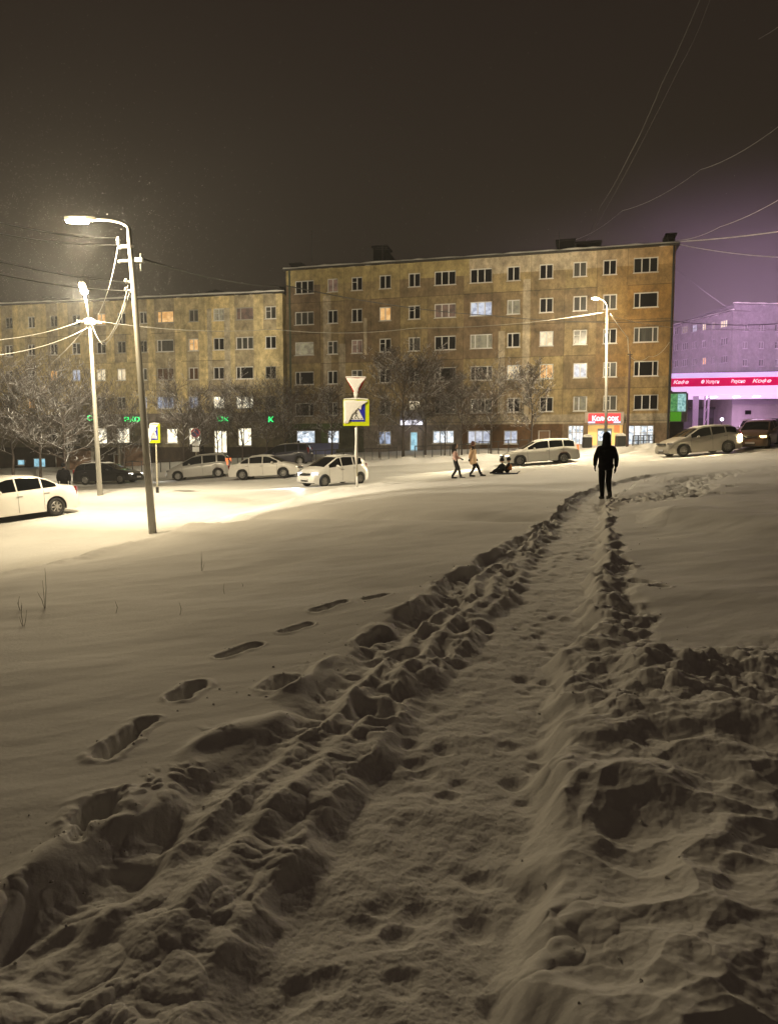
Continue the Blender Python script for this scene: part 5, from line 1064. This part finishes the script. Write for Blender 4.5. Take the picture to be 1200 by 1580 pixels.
# ------------------------------------------------------------------ road signs
SY = pmat('sign_yellow', (.62, .72, .01), .35); SB = pmat('sign_blue', (.025, .03, .42), .35); SWh = pmat('sign_white', (.8, .8, .8), .4); SR = pmat('sign_red', (.45, .03, .02), .4); SPOST = pmat('sign_post', (.5, .47, .36), .6)
SNOWP = pmat('stuck_snow', (.82, .80, .78), .9, noise=(9, .06, (1, 1, 1)), bump=(20, .4, .01))
def blob(mb, poly, y, t=.02, seed=1, n=14):
    """thin layer of wind packed snow with a ragged outline"""
    cx = sum(p[0] for p in poly) / len(poly); cz = sum(p[1] for p in poly) / len(poly); r = random.Random(seed); P = []
    for (a, b_) in zip(poly, poly[1:] + poly[:1]):
        for k in range(5):
            u = k / 5; x = a[0] + (b_[0] - a[0]) * u; z = a[1] + (b_[1] - a[1]) * u; j = r.uniform(-.012, .012); P.append((x + j, z + r.uniform(-.012, .012)))
    m = len(P); vs = [(x, y, z) for x, z in P] + [(cx + (x - cx) * .8, y - t, cz + (z - cz) * .8) for x, z in P] + [(cx, y - t * 1.2, cz)]
    mb.add(vs, [(i, (i + 1) % m, m + (i + 1) % m, m + i) for i in range(m)] + [(m + i, m + (i + 1) % m, 2 * m) for i in range(m)])
def crossing(root, z, S, seed):
    b = MB(); b.box(-S / 2, S / 2, -.03, .0, z - S / 2, z + S / 2); o = b.build('yellow_plate', SY, root)
    q = S * .34; b = MB(); b.box(-q, q, -.037, -.0305, z - q, z + q); b.build('blue_square', SB, o)
    b = MB(); h = q * .86; b.add([(-h, -.041, z - h * .92), (h, -.041, z - h * .92), (0, -.041, z + h)], [(0, 1, 2)]); b.build('white_triangle', SWh, o)
    # walking figure with stripes under its feet
    b = MB(); f = h
    def st(x0, z0, x1, z1, w): 
        d = Vector((x1 - x0, 0, z1 - z0)).normalized() * w; nx, nz = -d.z, d.x; b.add([(x0 + nx, -.045, z0 + nz), (x0 - nx, -.045, z0 - nz), (x1 - nx, -.045, z1 - nz), (x1 + nx, -.045, z1 + nz)], [(0, 1, 2, 3)])
    st(0, z + .12 * f, .0, z - .28 * f, .05 * f); st(0, z - .28 * f, .24 * f, z - .66 * f, .045 * f); st(0, z - .28 * f, -.22 * f, z - .66 * f, .045 * f); st(0, z + .05 * f, .2 * f, z - .2 * f, .03 * f); st(0, z + .05 * f, -.2 * f, z - .22 * f, .03 * f)
    for k in range(4): x = (-.6 + .4 * k) * f; st(x, z - .78 * f, x + .22 * f, z - .78 * f, .05 * f)
    n = 8; b.add([(.07 * f * math.cos(a * math.pi / 4), -.045, z + .24 * f + .07 * f * math.sin(a * math.pi / 4)) for a in range(8)], [tuple(range(8))]); b.build('pedestrian', pmat('sign_black', (.01, .01, .01), .5), o)
    s = MB(); blob(s, [(-S * .48, z - S * .40), (-S * .33, z - S * .40), (-S * .28, z - S * .12), (-S * .05, z + S * .02), (S * .10, z + S * .22), (S * .22, z + S * .36), (S * .45, z + S * .46), (-S * .48, z + S * .48)], -.05, .02, seed); blob(s, [(S * .02, z + S * .2), (S * .2, z + S * .12), (S * .22, z + S * .3), (S * .1, z + S * .34)], -.05, .015, seed + 4)
    s.tube([(-S * .48, -.02, z + S * .52), (0, -.02, z + S * .54), (S * .46, -.02, z + S * .52)], [.02, .03, .02], 6); s.build('snow_patch', SNOWP, o, smooth=False)
p = at(550, 752, 25); zg = gz(p.x, 25) - .1; root = empty('road_sign', (p.x, 25, zg), math.radians(3), 'snow plastered yellow crossing sign with a give way triangle above it', 'road sign', 'road signs on posts'); Z = lambda v: at(550, v, 25).z - zg
b = MB(); b.tube([(.02, .03, 0), (0, .03, Z(585))], .028, 10); b.build('post', SPOST, root, smooth=True)
b = MB(); b.tube([(-.0, .02, Z(722)), (-.01, .01, Z(700)), (0, .0, Z(680)), (0, 0, Z(660))], [.03, .055, .04, .05], 8); b.tube([(.02, .03, 0), (.02, .03, Z(735))], .036, 8); b.build('snow_crust', SNOWP, root, smooth=True)
crossing(root, Z(637), .90, 3)
zt, zbm = Z(583), Z(614); b = MB(); b.prism([(-.36, zt), (.34, zt), (0.0, zbm)], .0, .02, Matrix.Rotation(math.radians(90), 4, 'X')); o = b.build('triangle_plate', SR, root)
b = MB(); b.add([(-.25, -.024, zt - .06), (.23, -.024, zt - .06), (0, -.024, zbm + .13)], [(0, 1, 2)]); b.build('white_centre', SWh, o)
s = MB(); blob(s, [(-.34, zt - .01), (.33, zt - .01), (.24, zt - .10), (.10, zt - .34), (.06, zt - .5), (.03, zbm - .02), (-.05, zbm + .0), (-.09, zbm + .14), (-.07, zbm + .22), (-.16, zt - .30)], -.03, .04, 9); s.tube([(-.36, .0, zt + .02), (0, 0, zt + .03), (.34, 0, zt + .02)], .025, 6); s.build('snow_patch', SNOWP, o, smooth=False)
p = at(242, 748, 31.5); zg = gz(p.x, 31.5) - .1; root = empty('road_sign', (p.x, 31.5, zg), math.radians(-42), 'yellow framed crossing sign on a thin post just right of the tallest lamp', 'road sign', 'road signs on posts'); Z = lambda v: at(242, v, 31.5).z - zg
b = MB(); b.tube([(.0, .03, 0), (0, .03, Z(662))], .032, 8); b.build('post', SPOST, root, smooth=True); b = MB(); b.tube([(0, .03, 0), (0, .03, .5)], .07, 8); b.build('dark_foot', BLK, root)
crossing(root, Z(669), .82, 8)
p = at(303, 715, 53); zg = gz(p.x, 53) - .1; root = empty('road_sign', (p.x, 53, zg), 0, 'round no parking sign with two small plates under it, in front of the yellow block', 'road sign', 'road signs on posts'); Z = lambda v: at(303, v, 53).z - zg
b = MB(); b.tube([(0, .04, 0), (0, .04, Z(662))], .035, 8); b.build('post', SPOST, root)
Q = Matrix.Translation((0, 0, Z(668))) @ Matrix.Rotation(math.radians(90), 4, 'X'); b = MB(); b.lathe([(0, 0), (.34, 0), (.34, .02), (0, .02)], 20, Q); d = b.build('red_disc', SR, root); b = MB(); b.lathe([(.27, .024), (0, .024)], 20, Q); b.build('blue_disc', pmat('dark_blue', (.02, .02, .12), .5), d)
b = MB(); b.box(-.035, .035, -.27, .27, .026, .030, Q @ Matrix.Rotation(math.radians(45), 4, 'Z')); b.build('red_bar', SR, d)
for k in (0, 1): b = MB(); b.box(-.25, .25, -.02, .0, Z(684) - .45 * k - .18, Z(684) - .45 * k + .18); b.build('plate', SWh, root)
# ------------------------------------------------------------------ dark pole, railings
p = at(967, 690, 50); p.z = gz(p.x, 50) - .2; t = empty('utility_pole', p, 0, 'thin dark pole carrying slack cables in front of the right end of the brown block', 'utility pole'); h = at(967, 546, 50).z - p.z
b = MB(); b.tube([(0, 0, 0), (0.0, 0, h)], [.10, .065], 10); b.build('pole', pmat('dark_wood', (.06, .035, .03), .8), t); b = MB(); b.tube([(-.18, 0, h - .05), (.18, 0, h - .05)], .03, 6); b.tube([(.02, 0, h), (.02, 0, h + .2)], .02, 6); b.build('crossarm', DARK, t)
def railing(px0, px1, Y0, Y1, h, label, n, mesh=False):
    A = Vector((X(px0, Y0), Y0)); B = Vector((X(px1, Y1), Y1)); t = empty('railing', (A.x, A.y, 0), 0, label, 'railing', 'low dark railings by the shops'); r = MB(); pts = []
    for k in range(n + 1):
        q = A.lerp(B, k / n); z = gz(q.x, q.y); pts.append((q.x - A.x, q.y - A.y, z)); b = MB(); b.box(-.03, .03, -.03, .03, -.2, h, Matrix.Translation(pts[-1])); b.build('post', DARK, t)
    for zz in ((h - .03,) if not mesh else (h - .03, h * .5)): r.tube([(a, b_, c + zz) for a, b_, c in pts], .03, 5)
    if mesh:
        for a, b_ in zip(pts[:-1], pts[1:]):
            for k in range(6): q = Vector(a).lerp(Vector(b_), k / 6); r.tube([q, q + Vector((0, 0, h - .03))], .012, 3)
    r.build('rail', DARK, t)
railing(562, 612, 52.5, 52, .85, 'low dark railing below the blue lit window', 4); railing(640, 735, 52.0, 51.2, .85, 'low dark railing behind the walking pair', 7); railing(738, 815, 51.6, 51.0, .95, 'low dark railing left of the white wagon', 5)
railing(445, 545, 53, 52.6, .9, 'low dark railing in front of the blue shop front', 7); railing(975, 1008, 51.5, 51.3, .8, 'grey mesh railing in front of the right shop window', 4, True); railing(190, 262, 56, 55, .9, 'dark railing under the bright windows of the yellow block', 5)
railing(350, 400, 54.6, 54.2, .9, 'dark railing right of the lit door of the yellow block', 3)
# entrance porch walls of the yellow block's basement
for (px, lab) in ((122, 'dark concrete basement porch left of the globe lamp pole'), (205, 'dark concrete basement porch right of the globe lamp pole')):
    p = at(px, 712, 61.5); z = gz(p.x, 61.5) - .2; t = empty('basement_porch', (p.x, 61.5, z), .18, lab, 'porch', 'basement porches'); b = MB(); b.box(-1.2, -1.0, -.0, 2.2, 0, 2.1); b.build('wall', CONCRETE, t); b = MB(); b.box(1.0, 1.2, 0, 2.2, 0, 2.1); b.build('wall', CONCRETE, t); b = MB(); b.box(-1.4, 1.4, -.3, 2.2, 2.1, 2.25); b.build('roof', ROOFM, t); b = MB(); b.box(-.98, .98, 1.0, 1.08, 0, 2.09); b.build('door', FRAMEB, t)
# ------------------------------------------------------------------ dry stalks in the snow
STK = pmat('dry_stalk', (.06, .04, .02), .9)
for (u, v, h, lab) in ((70, 940, .42, 'tallest dry weed stalk, near the left edge'), (37, 965, .22, 'bent dry weed at the left edge'), (33, 945, .15, 'short leaning weed at the far left'), (178, 945, .12, 'short dry stalk between the left edge and the lone footprints'), (311, 880, .26, 'thin dry stalk below the tallest lamp, right of its foot'),
                       (347, 912, .11, 'short stalk beside the thin one below the tallest lamp'), (277, 950, .12, 'short stalk in the middle of the smooth slope'), (372, 902, .05, 'tiny dark stub on the smooth slope'), (88, 855, .1, 'small dark weed tuft in the bright snow')):
    g = ground_hit(u, v); z = gz(g.x, g.y); m = MB(); r = random.Random(int(u)); 
    for k in range(1 if h < .13 else 3):
        a = r.uniform(0, 6); l = h * (1 - .3 * k); m.tube([(g.x, g.y, z - .03), (g.x + .03 * math.cos(a), g.y, z + l * .5), (g.x + (.10 * k + .03) * math.cos(a) * l * 2, g.y, z + l)], [.0024, .002, .001], 4)
    o = m.build('dry_weed', STK); tag(o, lab, 'weed', 'dry weeds poking out of the snow')
# crumbs of snow thrown beside the tracks (uncountable)
def crumbs():
    r = np.random.RandomState(5); m = MB(); ico = [(0, 0, 1), (.9, 0, 0), (0, .9, 0), (-.9, 0, 0), (0, -.9, 0), (0, 0, -1)]; fc = [(0, 1, 2), (0, 2, 3), (0, 3, 4), (0, 4, 1), (5, 2, 1), (5, 3, 2), (5, 4, 3), (5, 1, 4)]
    P = []
    for A, B, rd, dp in HW[:14]:
        for k in range(9):
            t = r.rand(); a = r.rand() * 6.3; d = rd * (1.15 + abs(r.randn()) * .7); P.append((A.x + (B.x - A.x) * t + d * math.cos(a), A.y + (B.y - A.y) * t + d * math.sin(a), .004 + .008 * r.rand() ** 2))
    for k in range(240):
        i = r.randint(6, len(CLA) - 20); cx, cy, w = CLA[i]; dx, dy = CLA[i + 1, 0] - cx, CLA[i + 1, 1] - cy; l = math.hypot(dx, dy) + 1e-6; nx, ny = dy / l, -dx / l; sd = -1 if r.rand() < .65 else 1
        R0 = math.hypot(cx, cy); off = (np.interp(R0, [0, 2.5, 6, 9, 12, 20], [1.45, 1.3, 1.2, 1.0, .65, .4]) + abs(r.randn()) * .22 - .1) if sd < 0 else r.uniform(.4, 1.1); P.append((cx + sd * nx * off + r.uniform(-.2, .2), cy + sd * ny * off, .003 + .010 * r.rand() ** 3 + .0004 * R0))
    xy = np.array(P); zz = base(xy[:, 0], xy[:, 1]) + relief(xy[:, 0], xy[:, 1])
    for (x, y, s), z in zip(P, zz):
        q = Matrix.Rotation(r.rand() * 6, 3, 'Z') @ Matrix.Rotation(r.rand() * 2, 3, 'X'); m.add([q @ Vector((a * s * r.uniform(.7, 1.3), b_ * s * r.uniform(.7, 1.3), c * s * r.uniform(.4, .7))) + Vector((x, y, z + s * .12)) for a, b_, c in ico], fc)
    o = m.build('snow_crumbs', SNOW, smooth=True); tag(o, 'loose crumbs of snow scattered beside the tracks', 'snow crumbs', kind='stuff')
crumbs()
# falling snow, bright where the lamps catch it
def flakes():
    r = np.random.RandomState(9); N = 5200; P = []
    for k in range(13000): P.append((r.normal(-10.8, 2.6), r.uniform(12, 29), r.normal(6.8, 2.0)))
    for k in range(900): P.append((r.uniform(-14, 4), r.uniform(10, 34), r.uniform(1, 14)))
    for k in range(300): P.append((r.uniform(-6, 12), r.uniform(6, 30), r.uniform(1.5, 12)))
    m = MB()
    for (x, y, z) in P:
        s = .0038 * (.5 + .8 * r.rand() ** 2) * (y / 20); d = Vector((r.uniform(-.3, .3), r.uniform(-.3, .3), 1)).normalized() * s * 1.3; a = d.orthogonal().normalized() * s; b_ = d.cross(a).normalized() * s; c = Vector((x, y, z))
        m.add([c + d, c + a, c + b_, c - a, c - b_, c - d], [(0, 1, 2), (0, 2, 3), (0, 3, 4), (0, 4, 1), (5, 2, 1), (5, 3, 2), (5, 4, 3), (5, 1, 4)])
    o = m.build('falling_snow', RIME); tag(o, 'snowflakes drifting around the street lamps', 'snowfall', kind='stuff')
flakes()
# ------------------------------------------------------------------ snowy air
HAZE = True
if HAZE:
    b = MB(); b.box(-110, 110, -30, 150, -6.5, 25); m = bpy.data.materials.new('snow_air'); m.use_nodes = True; n = m.node_tree.nodes; n.remove(n['Principled BSDF']); v = n.new('ShaderNodeVolumePrincipled'); v.inputs['Color'].default_value = (.9, .9, .9, 1); v.inputs['Density'].default_value = .0011; v.inputs['Anisotropy'].default_value = .0
    m.node_tree.links.new(v.outputs[0], n['Material Output'].inputs['Volume']); o = b.build('haze', m); tag(o, kind='stuff')
